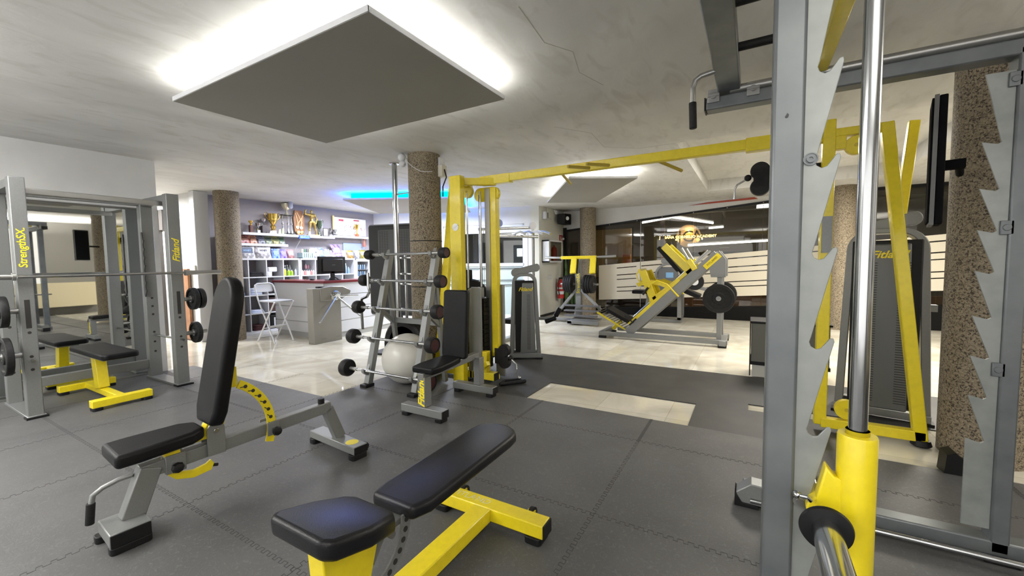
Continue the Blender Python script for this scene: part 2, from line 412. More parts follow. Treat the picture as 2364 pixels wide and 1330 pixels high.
# rubber matting
gm = MB(); T = .010
gm.prism([(XL, YB), (XR, YB), (XR, 3.60), (-3.82, 3.60), (-3.82, 2.64), (XL, 2.64)], XY(0), .0, T)
gt = one('grey_rubber_matting', gm, 'grey_rubber', 'grey interlocking rubber floor matting under the benches', 'floor mat', smooth=False)
sm = MB()
def zig(p, q, vert):
    # interlocking teeth along a seam
    n = 22; pts = []
    for i in range(n):
        for f, o in ((0, 0), (.42, 0), (.36, 1), (.92, 1), (1.0, 0)):
            t = (i + f) / n; off = .022 * o + .0
            if vert: pts.append((p[0] + off, p[1] + (q[1]-p[1])*t))
            else: pts.append((p[0] + (q[0]-p[0])*t, p[1] + off))
    ribbon(sm, pts, .0008, T + .0012)
G = 1.04
xs = [-.73 + G*k for k in range(-5, 4)]; ys = [3.10 - G*k for k in range(0, 5)]
for x in xs:
    for y in ys: zig((x, y - G), (x, y), True)
for x in xs[:-1]:
    for y in ys:
        if x < -3.9 and y > 2.7: continue
        zig((x, y), (x + G, y), False)
for x in xs[3:]: zig((x, 3.10), (x, 3.60), True)
so = obj('mat_seam', sm, cmat((.045, .045, .044), .9), gt, smooth=False)
bm_ = MB()
for a in ((-3.0, 3.60, -1.95, 5.48), (-1.95, 4.20, -.43, 5.48), (-.43, 3.60, .0, 5.48), (.0, 4.42, 1.6, 5.48), (.0, 3.60, .70, 4.24), (-3.82, 3.60, -3.0, 4.3)): bm_.box(a[0], a[1], 0, a[2], a[3], T)
one('black_rubber_matting', bm_, 'black_mat', 'black rubber matting strip crossing the cream marble under the yellow cable beam', 'floor mat', smooth=False)

# columns
def column(x, y, r, label, zt=CZ):
    mb = MB().lathe([(r, 0), (r, zt)], (x, y, 0), n=48)
    o = struct('trim_4', mb, 'pebble'); o.name = 'trim_4'; return o
columns = [column(x, y, r, '') for x, y, r in ((-8.36, 3.98, .2), (-3.60, 4.02, .2), (-3.66, 10.22, .2), (1.40, 4.02, .22), (1.50, 10.05, .2), (2.9, -.4, .22))]

# suspended ceiling panels
def rot2(cx, cy, a): 
    ca, sa = math.cos(a), math.sin(a); return lambda u, v, t: (cx + u*ca - v*sa, cy + u*sa + v*ca, t)
def ceiling_panel(label, cx, cy, a, lx, ly, led, z0=2.59, ins=.11, thick=.028, glow=None):
    t = thing('ceiling_panel', label, 'ceiling panel', (cx, cy, z0))
    fn = rot2(cx, cy, a)
    R = lambda x, y: [(-x, -y), (x, -y), (x, y), (-x, y)]
    obj('panel_board', MB().prism(R(lx/2, ly/2), fn, z0, z0 + thick), 'panel', t, smooth=False)
    e = MB()
    for s in (-1, 1):
        e.prism([(-lx/2-.004, s*ly/2-.004), (lx/2+.004, s*ly/2-.004), (lx/2+.004, s*ly/2+.004), (-lx/2-.004, s*ly/2+.004)], fn, z0 + .003, z0 + thick + .006)
        e.prism([(s*lx/2-.004, -ly/2), (s*lx/2+.004, -ly/2), (s*lx/2+.004, ly/2), (s*lx/2-.004, ly/2)], fn, z0 + .003, z0 + thick + .006)
    obj('edge_trim', e, 'white_plain', t, smooth=False)
    obj('mounting_box', MB().prism(R(lx/2-ins, ly/2-ins), fn, z0 + thick, CZ), glow or 'white_plain', t, smooth=False)  # glow: the box itself emits, standing in for strip light falling on it
    l = MB(); h = .014; q = .045
    for s in (-1, 1):
        l.prism([(-lx/2+q, s*(ly/2-q)-h), (lx/2-q, s*(ly/2-q)-h), (lx/2-q, s*(ly/2-q)+h), (-lx/2+q, s*(ly/2-q)+h)], fn, z0 + thick + .001, z0 + thick + .008)
        l.prism([(s*(lx/2-q)-h, -ly/2+q+.03), (s*(lx/2-q)+h, -ly/2+q+.03), (s*(lx/2-q)+h, ly/2-q-.03), (s*(lx/2-q)-h, ly/2-q-.03)], fn, z0 + thick + .001, z0 + thick + .008)
    obj('led_strip', l, led, t, smooth=False)
    return t
ceiling_panel('large square grey ceiling panel with white light around its edge, above the benches', -2.655, 2.07, 0, 2.07, 1.26, 'led')
ceiling_panel('narrow grey ceiling panel with warm light behind, above the column by the glass wall', -2.57, 7.02, math.atan2(2.06, -1.33), 2.45, 1.01, 'led_warm')
ceiling_panel('ceiling panel glowing blue behind, above the reception counter', -6.32, 6.73, math.radians(30), 2.2, 2.2, 'led_blue', z0=2.60, glow='box_glow_cyan')
# ================================================================ BENCHES
def foot_pads(t, pts, sx=.035, sy=.05, h=.03, z=T):
    for x, y in pts:
        obj('rubber_foot', MB().prism(rrect(x-sx, y-sy, x+sx, y+sy, .02), XY(z), 0, h), 'black', t, bevel=.004)
def wheel(t, x, y, z, r=.035, ax=(1, 0, 0)):
    a = Vector(ax) * .012; c = Vector((x, y, z))
    return obj('wheel', MB().lathe([(r*.55, -.012), (r, -.010), (r, .010), (r*.55, .012)], c, ax, 24).lathe([(0, -.014), (r*.4, -.013), (r*.4, .013), (0, .014)], c, ax, 16), 'rubber', t)

# --- adjustable bench, backrest raised
b1 = thing('adjustable_bench', 'grey adjustable bench with its black backrest raised upright and a yellow angle arc', 'weight bench', (-2.73, .74, T))
X0 = -2.73; Y0 = .74
def P(s, z, x=0.): return (X0 + x, Y0 + s, z)
fr = MB()
fr.box(X0-.08, Y0-.08, .045, X0+.14, Y0+.075, .112)                              # front foot
fr.beam(P(.03, .10), P(.115, .335), .075, .095, (0, 1, .2))                      # front leg
fr.beam(P(.07, .315), P(1.13, .355), .06, .075)                                  # spine
fr.beam(P(1.11, .345), P(1.20, .10), .06, .075, (0, 1, 0))                        # rear leg
fr.box(X0-.28, Y0+1.13, .05, X0+.28, Y0+1.24, .105)                               # rear foot
obj('frame', fr, 'silver', b1, bevel=.005)
obj('end_cap', MB().box(X0+.14, Y0-.078, .047, X0+.148, Y0+.073, .110), 'black', b1, bevel=.002)
obj('end_cap', MB().box(X0+.28, Y0+1.132, .052, X0+.288, Y0+1.238, .103), 'black', b1, bevel=.002)
foot_pads(b1, [(X0-.06, Y0-.02), (X0+.118, Y0-.002)], .03, .08, .036)
foot_pads(b1, [(X0-.25, Y0+1.18), (X0+.25, Y0+1.18)], .035, .06, .04)
wheel(b1, X0+.2, Y0+1.27, .045, .033, (1, 0, 0))
obj('spine_stop', MB().cyl(P(1.07, .385), P(1.07, .425), .022), 'black', b1, bevel=.003)
obj('sticker', MB().prism(arc(X0+.18, Y0+1.185, .045, 0, 360, 20)[:-1], XY(.1052), 0, .0008), 'logo', b1)
seat = [(-.135, -.04), (.135, -.04), (.14, .06), (.12, .28), (.07, .345), (-.07, .345), (-.12, .28), (-.14, .06)]
def seat_fn(u, v, t): return (X0 + u, Y0 + v, .435 + .02*v + t)
cushion('seat', seat, seat_fn, -.025, .045, 'vinyl', b1, .02)
bx = [(-.10, 0), (.10, 0), (.135, .08), (.135, .62)] + [(.135*math.cos(math.radians(a)), .70 + .155*math.sin(math.radians(a))) for a in range(0, 181, 20)] + [(-.135, .62), (-.135, .08)]
th = math.radians(10.5)
def back_fn(u, v, t): return (X0 + u, Y0 + .385 + v*math.sin(th) + t*math.cos(th), .475 + v*math.cos(th) - t*math.sin(th))
cushion('backrest', bx, back_fn, -.03, .045, 'vinyl', b1, .022)
yb = MB()
yb.beam(back_fn(0, -.03, .06), back_fn(0, .55, .06), .05, .03, (0, 1, 0))
yb.box(X0-.03, Y0+.30, .395, X0+.03, Y0+.45, .415)
yb.beam(P(.36, .41), P(.40, .50), .06, .04, (0, 1, 0))
yb.beam(P(.12, .40), P(.34, .405), .05, .03)
yb.beam(P(.20, .40), P(.215, .30), .075, .07, (0, 1, 0))
obj('pad_carrier', yb, 'yellow', b1, bevel=.003)
# arc with its slots
ca = (.36, .37)
oa = [(ca[0] + .375*math.cos(math.radians(a)), ca[1] + .375*math.sin(math.radians(a))) for a in range(-18, 66, 6)]
ia = [(ca[0] + .325*math.cos(math.radians(a)), ca[1] + .325*math.sin(math.radians(a))) for a in range(-18, 66, 6)]
fy = lambda u, v, t: (X0 + t, Y0 + u, v)
ar = obj('angle_arc', MB().strip(oa, ia, fy, .033, .045).box(X0-.04, Y0+.48, .66, X0+.04, Y0+.53, .78), 'yellow', b1, bevel=.001)
hl = MB()
for a in range(-10, 62, 9):
    p = (ca[0] + .35*math.cos(math.radians(a)), ca[1] + .35*math.sin(math.radians(a)))
    hl.cyl(P(p[0], p[1], .0440), P(p[0], p[1], .0462), .011, 12)
    hl.beam(P(ca[0] + .333*math.cos(math.radians(a+4)), ca[1] + .333*math.sin(math.radians(a+4)), .0455), P(ca[0] + .35*math.cos(math.radians(a)), ca[1] + .35*math.sin(math.radians(a)), .0455), .002, .005)
obj('arc_slots', hl, 'dark', ar)
# seat arc below
oa2 = [(.17, .27), (.22, .215), (.30, .19), (.385, .20), (.40, .235)]; ia2 = [(.22, .285), (.25, .25), (.30, .235), (.36, .245), (.385, .262)]
obj('seat_arc', MB().strip(oa2, ia2, fy, -.006, .010), 'yellow', b1, bevel=.003)
for s in (-1, 1):
    obj('bracket', MB().prism([(.36, .295), (.45, .295), (.45, .44)] + arc(.405, .44, .045, 0, 180, 8)[1:-1] + [(.36, .44)], fy, s*.045-.005, s*.045+.005), 'silver', b1, bevel=.003)
    obj('arc_guide', MB().prism([(.68, .30), (.75, .302), (.75, .39), (.68, .385)], fy, s*.052-.005, s*.052+.005), 'silver', b1, bevel=.003)
obj('clamp_box', MB().box(X0-.045, Y0+.17, .27, X0+.045, Y0+.26, .37), 'silver', b1, bevel=.003)
obj('pivot_bolt', MB().cyl(P(.405, .435, .05), P(.405, .435, .058), .014), 'chrome', b1, bevel=.002)
for s, z in ((.205, .315), (.715, .335)):
    k = obj('locking_pin', MB().cyl(P(s, z, .045), P(s, z, .085), .013), 'chrome', b1)
    obj('knob', MB().lathe([(.012, 0), (.026, .006), (.03, .02), (.024, .034), (.01, .04)], P(s, z, .083), (1, 0, 0), 8), 'black', k)
hd = obj('handle', MB().tube([P(.05, .31, -.02), P(.0, .305, -.03), P(-.06, .285, -.04), P(-.095, .26, -.045), P(-.105, .20, -.048)], .012), 'silver', b1)
obj('grip', MB().tube([P(-.103, .225, -.048), P(-.112, .12, -.052)], .018), 'rubber', hd, bevel=.003)
obj('bolt', MB().tube([P(.385, .225, .0), P(.42, .215, .0)], .009), 'black', b1)
b1.rotation_euler.z = math.radians(-4.5)

# --- yellow decline bench in the foreground
b2 = thing('adjustable_bench', 'yellow framed flat bench with worn blue-black seat and long black pad, in the foreground', 'weight bench', (-1.185, 1.2, T))
X0 = -1.185; Y0 = 0
fr = MB()
fr.box(X0-.05, .72, .045, X0+.05, 1.70, .115)
fr.box(X0-.33, 1.70, .045, X0+.345, 1.79, .115)
fr.box(X0-.25, .62, .045, X0+.25, .72, .115)
obj('frame', fr, 'yellow', b2, bevel=.006)
pst = MB().prism([(.80, .11), (.90, .11), (1.0, .44), (.76, .50), (.77, .34)], lambda u, v, t: (X0 + t, u, v), -.04, .04)
obj('seat_post', pst, 'yellow', b2, bevel=.005)
obj('end_cap', MB().box(X0+.345, 1.702, .047, X0+.353, 1.788, .113), 'black', b2, bevel=.002)
foot_pads(b2, [(X0+.29, 1.745), (X0-.28, 1.745), (X0+.2, .67), (X0-.2, .67)], .045, .055, .036)
for sx in (-.22, .22):
    wheel(b2, X0+sx, 1.835, .06, .042, (1, 0, 0))
    obj('wheel_bracket', MB().box(X0+sx-.02, 1.78, .05, X0+sx-.014, 1.84, .09).box(X0+sx+.014, 1.78, .05, X0+sx+.02, 1.84, .09), 'yellow', b2)
se = [(-.13, .69), (.12, .69), (.15, .72), (.155, .85), (.125, .97), (.09, 1.0), (-.10, 1.0), (-.135, .97), (-.165, .85), (-.16, .72)]
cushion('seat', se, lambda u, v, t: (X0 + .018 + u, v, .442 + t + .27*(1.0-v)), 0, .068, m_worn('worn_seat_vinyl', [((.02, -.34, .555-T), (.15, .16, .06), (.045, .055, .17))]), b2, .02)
pd = [(-.115, 1.10), (.105, 1.10), (.135, 1.18), (.135, 1.80)] + [(.135*math.cos(math.radians(a)), 1.82 + .12*math.sin(math.radians(a))) for a in (20, 45, 70, 90, 110, 135, 160)] + [(-.135, 1.80), (-.135, 1.18)]
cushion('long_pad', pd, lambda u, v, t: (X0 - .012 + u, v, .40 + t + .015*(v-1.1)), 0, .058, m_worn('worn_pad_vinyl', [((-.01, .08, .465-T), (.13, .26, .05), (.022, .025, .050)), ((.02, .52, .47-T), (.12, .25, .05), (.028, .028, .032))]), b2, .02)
cr = MB().box(X0-.03, 1.02, .375, X0+.03, 1.85, .40).beam((X0, 1.02, .385), (X0, .96, .30), .05, .04)
obj('pad_carrier', cr, 'silver', b2, bevel=.003)
oa = [(.90 + .235*math.cos(math.radians(a)), .42 + .235*math.sin(math.radians(a))) for a in range(-72, 1, 8)]
ia = [(.90 + .190*math.cos(math.radians(a)), .42 + .190*math.sin(math.radians(a))) for a in range(-72, 1, 8)]
f3 = lambda u, v, t: (X0 + t, u, v)
ar = obj('angle_arc', MB().strip(oa, ia, f3, .045, .054), 'silver', b2)
hl = MB()
for a in range(-66, -2, 10):
    p = (.90 + .212*math.cos(math.radians(a)), .42 + .212*math.sin(math.radians(a))); hl.cyl((X0+.0535, *p), (X0+.0555, *p), .011, 12)
obj('arc_holes', hl, 'dark', ar)
obj('pivot_bolt', MB().cyl((X0+.05, 1.03, .385), (X0+.065, 1.03, .385), .014), 'steel', b2)
text('lettering', 'FITLAND', .06, (X0-.10, 1.745, .1156), (1, 0, 0), (0, 1, 0), cmat((.62, .56, .30), .6), b2, depth=.0003)

# --- small shoulder bench by the barbell rack
b3 = thing('shoulder_bench', 'small grey bench with short upright black backrest, beside the barbell rack', 'weight bench', (-2.48, 3.05, T))
X0 = -2.49
fr = MB()
fr.box(X0-.24, 2.655, .045, X0+.235, 2.745, .115); fr.box(X0-.25, 3.42, .045, X0+.26, 3.51, .115)
fr.box(X0-.04, 2.70-.035, .115, X0+.045, 2.70+.05, .385)
fr.beam((X0, 2.66, .385), (X0, 3.52, .41), .07, .06)
fr.box(X0+.01, 3.44, .115, X0+.09, 3.52, .40)
fr.beam((X0, 3.22, .40), (X0, 3.28, 1.02), .06, .05, (0, 1, 0))
obj('frame', fr, 'silver', b3, bevel=.005)
for y in (2.70, 3.465): obj('end_cap', MB().box(X0+(.235 if y < 3 else .26), y-.043, .047, X0+(.243 if y < 3 else .268), y+.043, .113), 'black', b3, bevel=.002)
foot_pads(b3, [(X0-.2, 2.70), (X0+.19, 2.70), (X0-.2, 3.465), (X0+.21, 3.465)], .04, .05, .036)
cushion('seat', [(-.12, 2.68), (.12, 2.68), (.135, 2.8), (.12, 3.0), (.10, 3.12), (-.10, 3.12), (-.12, 3.0), (-.135, 2.8)], lambda u, v, t: (X0 + u, v, .415 + t + .04*(v-2.9)), 0, .06, 'vinyl', b3)
cushion('backrest', rrect(-.145, 0, .145, .66, .03), lambda u, v, t: (X0 + u, 3.12 + .08*v + t, .455 + v), 0, .06, 'vinyl', b3)
text('lettering', 'Fitland', .10, (X0+.003, 2.6640, .25), (0, 0, 1), (-1, 0, 0), 'logo', b3, depth=.0008, shear=.35, bold=.003)

# --- flat bench inside the rack
b4 = thing('flat_bench', 'yellow flat bench with a black pad standing inside the grey rack before the mirror', 'weight bench', (-5.9, 1.55, T))
fr = MB()
fr.box(-5.47, 1.30, .04, -5.38, 1.76, .11); fr.box(-6.48, 1.30, .04, -6.39, 1.76, .11)
fr.box(-6.40, 1.50, .045, -5.46, 1.57, .105)
fr.beam((-5.98, 1.535, .10), (-6.05, 1.535, .45), .09, .13, (1, 0, 0))
obj('frame', fr, 'yellow', b4, bevel=.005)
foot_pads(b4, [(-5.425, 1.34), (-5.425, 1.72), (-6.435, 1.34), (-6.435, 1.72)], .05, .04, .032)
obj('pad_plate', MB().box(-6.3, 1.44, .45, -5.55, 1.62, .475), 'silver', b4, bevel=.003)
cushion('pad', rrect(-6.42, 1.40, -5.40, 1.69, .05), XY(.475), 0, .055, 'vinyl', b4, .015)

# ================================================================ PLATES / BARBELLS
def plate_mb(r, th, c, ax, mb=None):
    mb = mb or MB()
    mb.lathe([(.026, -th/2), (r*.38, -th/2), (r*.42, -th*.25), (r*.74, -th*.25), (r*.80, -th/2), (r*.97, -th/2), (r, -th*.36), (r, th*.36), (r*.97, th/2), (r*.80, th/2), (r*.74, th*.25), (r*.42, th*.25), (r*.38, th/2), (.026, th/2)], c, ax, 40)
    return mb
def plate(r, th, c, ax, label, group):
    t = thing('weight_plate', label, 'weight plate', c, group)
    obj('disc', plate_mb(r, th, c, ax), 'rubber', t)
    a = Vector(ax)
    obj('hub_ring', MB().lathe([(.026, -th/2-.002), (.036, -th/2-.003), (.036, th/2+.003), (.026, th/2+.002)], c, ax, 24), 'steel', t)
    return t

# ================================================================ GREY MULTI RACK ON THE LEFT
rk = thing('power_rack', 'grey steel power rack with toothed uprights standing in front of the wall mirror', 'power rack', (-6.05, 1.55, T))
H = 2.20
ypair = ((.95, 1.05), (2.08, 2.20))
for i, (ya, yb_) in enumerate(ypair):
    for (xa, xb) in ((-5.76, -5.66), (-6.48, -6.38)):
        u = obj('upright', MB().box(xa, ya, .03, xb, yb_, H), 'silver', rk, bevel=.006)
        hm = MB()
        yc = (ya + yb_)/2
        for z in ([.80, .58, .46] if xa > -6 else [1.0, .9, .8, .58, .46, .34]): hm.cyl((xb-.002, yc, z), (xb+.0012, yc, z), .013, 14)
        if xa > -6: hm.box(xb-.002, yc-.017, .84, xb+.0015, yc+.017, 1.10)
        obj('holes', hm, 'dark', u, smooth=False)
    obj('top_beam', MB().box(-6.38, ya+.01, H-.08, -5.76, yb_-.01, H-.005), 'silver', rk, bevel=.004)
    obj('base_plate', MB().box(-6.5, ya-.01, .0+T, -5.64, yb_+.01, .035), 'silver', rk, bevel=.004)
    obj('rubber_foot', MB().box(-5.72, ya-.02, T, -5.62, yb_+.02, .028), 'black', rk)
    # toothed catch
    tz = []; yc = (yb_ + .006) if i == 0 else (ya - .006)
    poly = [(0, 1.05), (.02, 1.02)]
    for k in range(7):
        z = 1.05 + .1*k; poly += [(.055, z+.02), (.075, z+.055), (.058, z+.05), (.05, z+.065), (.045, z+.10)]
    poly += [(.03, 1.80), (0, 1.80)]
    for xo in ((-5.82,) if i == 0 else (-6.38,)):
        obj('toothed_catch', MB().prism([(xo + u, v) for u, v in poly], XZ(yc), -.005, .005), cmat((.06, .06, .062), .45, .5), rk)
    obj('safety_bar', MB().tube([(-6.46, (ya+yb_)/2, .545), (-5.60, (ya+yb_)/2 + .0, .545)], .012), 'chrome', rk)
obj('safety_bar', MB().tube([(-5.73, 1.05, .33), (-5.73, 1.06, .33)], .012), 'chrome', rk)
obj('top_crossbar', MB().beam((-5.85, 1.0, 2.10), (-5.85, 2.13, 2.10), .07, .055), 'steel', rk, bevel=.006)
obj('back_crossbar', MB().box(-6.47, 1.05, 2.12, -6.42, 2.08, 2.18), 'silver', rk, bevel=.004)
obj('back_crossbar', MB().box(-6.47, 1.05, .14, -6.41, 2.08, .24), 'silver', rk, bevel=.004)
for s, lab in ((0, 'left'), (1, 'right')):
    y0 = ypair[s][0] if s == 0 else ypair[s][1]; d = -1 if s == 0 else 1
    for z in (1.0, .60): obj('plate_peg', MB().cyl((-5.71, y0, z), (-5.71, y0 + d*.22, z), .024), 'steel', rk)
text('lettering', 'StrengthSX.', .075, (-5.6590, 1.0, 1.57), (0, 0, 1), (0, -1, 0), 'logo', rk, depth=.001, shear=.1, bold=.001)
text('lettering', 'Fitland', .095, (-5.6590, 2.145, 1.56), (0, 0, 1), (0, -1, 0), 'logo', rk, depth=.001, shear=.35, bold=.0015)
for i, (y, z, r, nm) in enumerate(((2.30, 1.0, .13, 'inner of the two black plates on the upper right peg of the grey rack'), (2.37, 1.0, .12, 'outer of the two black plates on the upper right peg of the grey rack'), (2.31, .60, .125, 'black plate on the lower right peg of the grey rack'),
        (.86, 1.0, .14, 'black plate on the upper left peg of the grey rack'), (.86, .60, .17, 'large black plate on the lower left peg of the grey rack'))):
    plate(r, .05, (-5.71, y, z), (0, 1, 0), nm, 'plates stored on the grey rack')
bb = thing('barbell', 'long chrome barbell racked across the grey power rack', 'barbell', (-5.72, 1.55, 1.31))
obj('shaft', MB().cyl((-5.62, .95, 1.31), (-5.62, 2.19, 1.31), .015), 'chrome', bb)
for d in (-1, 1):
    y = 1.57 + d*.63
    obj('sleeve', MB().lathe([(.015, 0), (.034, .0), (.034, .022), (.025, .025), (.025, .36), (.021, .37)], (-5.62, y, 1.31), (0, d, 0), 20), 'steel', bb)
# a big wheel plate reflected at the left, mirror
mir = thing('wall_mirror', 'tall frameless mirror fixed on the left wall behind the grey rack', 'mirror', (XL, 1.0, 1.05))
obj('mirror_glass', MB().box(XL, -1.6, .03, XL+.006, 2.16, 2.09), 'mirror', mir, smooth=False)
obj('mirror_rail', MB().box(XL, -1.6, 2.09, XL+.012, 2.16, 2.115), 'steel', mir)
obj('mirror_rail', MB().box(XL, -1.6, T, XL+.012, 2.16, .03), 'steel', mir)

# ================================================================ BARBELL RACK
br = thing('barbell_rack', 'leaning grey A-frame rack holding five fixed barbells beside the speckled column', 'barbell rack', (-3.35, 3.3, T))
SX = (-3.70, -2.99)
def up_y(z): return 3.10 + .40*z/1.5
for x in SX:
    obj('upright', MB().beam((x, up_y(.06), .04), (x, up_y(1.5), 1.50), .075, .065, (0, 1, 0)), 'silver', br, bevel=.005)
    obj('rubber_foot', MB().box(x-.05, 3.04, T, x+.05, 3.16, .045), 'black', br, bevel=.004)
    for z in (.20, .55, .88, 1.19, 1.49):
        y = up_y(z) - .055
        obj('hook', MB().prism([(y+.04, z-.07), (y-.02, z-.05), (y-.055, z-.02), (y-.06, z+.02), (y-.045, z+.02), (y-.03, z-.012), (y-.005, z-.018), (y+.02, z+.02), (y+.04, z+.06)], lambda u, v, t, x=x: (x+t, u, v), -.02, .02), 'silver', br, bevel=.003)
    obj('rear_leg', MB().beam((x, up_y(1.25)+.03, 1.25), (x, 3.60, .04), .05, .045, (0, 1, 0)), 'silver', br, bevel=.004)
    obj('brace', MB().beam((x, up_y(.85), .85), (x, 3.56, .66), .04, .05), 'silver', br, bevel=.003)
obj('rear_crossbar', MB().box(SX[0], 3.52, .68, SX[1], 3.56, .74), 'silver', br, bevel=.003)
bz = (.20, .55, .88, 1.19, 1.49); br_r = (.098, .085, .076, .068, .058)
names = ('bottom', 'second from bottom', 'middle', 'second from top', 'top')
for i, z in enumerate(bz):
    y = up_y(z) - .085; xc = -3.38; L = (.60, .585, .59, .57, .56)[i]; r = br_r[i]
    t = thing('barbell', 'fixed barbell with black rubber heads, %s of five on the leaning rack' % names[i], 'barbell', (xc, y, z), 'fixed barbells on the leaning rack')
    obj('shaft', MB().cyl((xc-L+.03, y, z), (xc+L-.03, y, z), .0145), 'chrome', t)
    for d in (-1, 1):
        obj('shaft_sleeve', MB().cyl((xc+d*(L-.16), y, z), (xc+d*(L-.02), y, z), .019), 'steel', t)
        h = obj('weight_head', MB().lathe([(.02, 0), (r*.55, .0), (r*.88, .012), (r, .03), (r, .085), (r*.93, .10), (r*.8, .10), (r*.76, .094), (0, .094)], (xc+d*(L-.05), y, z), (d, 0, 0), 32), 'rubber', t)
        if i < 4 or d > 0:
            obj('head_emblem', MB().lathe([(r*.45, .0945), (r*.72, .0945), (r*.72, .0965), (r*.45, .0965)], (xc+d*(L-.05), y, z), (d, 0, 0), 28).box(xc+d*(L-.05)+d*.094 - .001, y-r*.3, z-r*.08, xc+d*(L-.05)+d*.096 + .001, y+r*.3, z+r*.08), cmat((.045, .004, .006), .6), h)
# curl bar hanging beside the rack
one('curl_bar', MB().tube([(-3.86, 3.30, 1.28), (-3.86, 3.30, 1.12), (-3.84, 3.30, 1.06), (-3.90, 3.31, 1.00), (-4.0, 3.32, .97), (-4.03, 3.33, .90), (-4.03, 3.34, .60)], .017, 12), 'chrome', 'bent chrome curl bar hanging on the left side of the leaning barbell rack', 'curl bar', (-3.9, 3.3, .97))
# gym ball and tyre between the legs
gb = one('gym_ball', MB().ball((-3.39, 3.42, .297), .285, 40), mat('pearl_vinyl', (.50, .49, .45), .3, bump=(2, .05)), 'large pearl grey exercise ball resting under the barbell rack', 'gym ball', (-3.39, 3.42, .012))
one('tyre', MB().lathe([(.25, -.05), (.31, -.06), (.335, -.045), (.34, 0), (.335, .045), (.31, .06), (.25, .05), (.25, -.05)], (-3.73, 3.745, .352), (0, 1, 0), 48), 'rubber', 'big black rubber tyre standing between the exercise ball and the speckled column', 'tyre', (-3.73, 3.745, T))
# ================================================================ YELLOW CABLE CROSSOVER
cx = thing('cable_crossover', 'yellow cable crossover machine with two tall frames joined by an overhead beam', 'cable machine', (-.9, 3.95, T))
Zt = 2.35
def tower(x0, x1, y, sgn, main):
    """x0 = vertical column side, x1 = slanted outer side (top, bottom)"""
    pass
# left tower: front post, rear slanted post, guide post on the inside
post = lambda mb, m, n, bv=.006: obj(n, mb, m, cx, bevel=bv)
post(MB().box(-2.955, 3.70, T, -2.80, 3.78, Zt), 'yellow', 'upright')
post(MB().beam((-3.30, 4.22, Zt-.03), (-3.36, 3.92, .03), .10, .07, (0, 1, 0)), 'yellow', 'slanted_leg')
post(MB().beam((-3.30, 4.22, Zt-.04), (-2.90, 3.78, Zt-.04), .08, .07).box(-2.99, 3.78, Zt-.08, -2.91, 4.10, Zt), 'yellow', 'top_frame')
post(MB().beam((-2.95, 3.76, Zt-.05), (-2.55, 4.05, Zt-.05), .07, .08), 'yellow', 'top_frame')
post(MB().box(-2.62, 4.02, .28, -2.54, 4.10, 2.24), 'yellow', 'guide_post')
post(MB().box(-2.70, 4.03, .25, -2.63, 4.09, 2.24), 'steel', 'guide_rail', .003)
post(MB().box(-3.36, 3.90, .03, -2.5, 3.99, .09), 'yellow', 'base_beam')
def pulley_box(x, y, z, m='yellow', r=.10, w=.05, two=True):
    o = obj('pulley_housing', MB().prism(arc(x-.09, z, r*.8, 90, 270, 10) + arc(x+.09, z, r*.8, -90, 90, 10) if two else arc(x, z, r, 0, 360, 20)[:-1], XZ(y), -w/2, w/2), m, cx, bevel=.003)
    obj('axle_bolt', MB().cyl((x, y-w/2-.004, z), (x, y+w/2+.004, z), .014), cmat((.5, .38, .02), .4), o)
    return o
pulley_box(-2.68, 4.06, 2.17, two=True)
pulley_box(-2.93, 4.02, 2.22, two=False, r=.075)
# base pulley block, low carriage with black wheels
lb = MB().box(-2.86, 3.86, .035, -2.50, 3.96, .12).box(-2.68, 3.87, .12, -2.60, 3.95, .36)
obj('pulley_block', lb, 'yellow', cx, bevel=.005)
obj('pulley_housing', MB().prism([(-2.86, .12)] + arc(-2.80, .24, .06, 170, 10, 10) + [(-2.73, .12)], XZ(3.87), 0, .05), 'yellow', cx, bevel=.003)
obj('pulley_block', MB().beam((-2.70, 3.88, .14), (-2.56, 3.84, .24), .05, .05), 'yellow', cx, bevel=.004)
obj('end_cap', MB().box(-2.50, 3.862, .037, -2.492, 3.958, .118), 'black', cx)
obj('swivel_pulley', MB().lathe([(0, -.03), (.07, -.03), (.075, 0), (.07, .03), (0, .03)], (-2.46, 4.04, .36), (0, 1, 0), 28).lathe([(0, -.03), (.07, -.03), (.075, 0), (.07, .03), (0, .03)], (-2.46, 4.04, .22), (0, 1, 0), 28).box(-2.58, 4.01, .20, -2.47, 4.07, .38).ball((-2.37, 4.03, .28), .03), 'rubber', cx)
obj('carabiner', MB().tube([(-2.36, 4.02, .27), (-2.28, 4.0, .22), (-2.27, 3.99, .17)], .009).tube([(-2.27, 3.99, .17), (-2.285, 3.98, .10)], .007), 'chrome', cx)
obj('emblem', MB().lathe([(0, 0), (.042, 0), (.042, .003), (0, .003)], (-2.875, 3.6995, 1.78), (0, -1, 0), 28), 'steel', cx)
obj('emblem', MB().beam((-2.90, 3.695, 1.765), (-2.865, 3.695, 1.79), .002, .008).beam((-2.865, 3.695, 1.79), (-2.84, 3.695, 1.80), .002, .006), 'white_plain', cx)
cb = MB()
for x, y in ((-2.93, 4.0), (-2.72, 3.97)): cb.cyl((x, y, 1.08), (x, y, 2.2), .011)
obj('guide_rods', cb, 'chrome', cx)
cb = MB().cyl((-2.98, 4.02, .4), (-2.98, 4.02, 2.2), .003).cyl((-2.78, 4.03, .4), (-2.78, 4.03, 2.17), .003)
obj('cables', cb, 'black', cx)
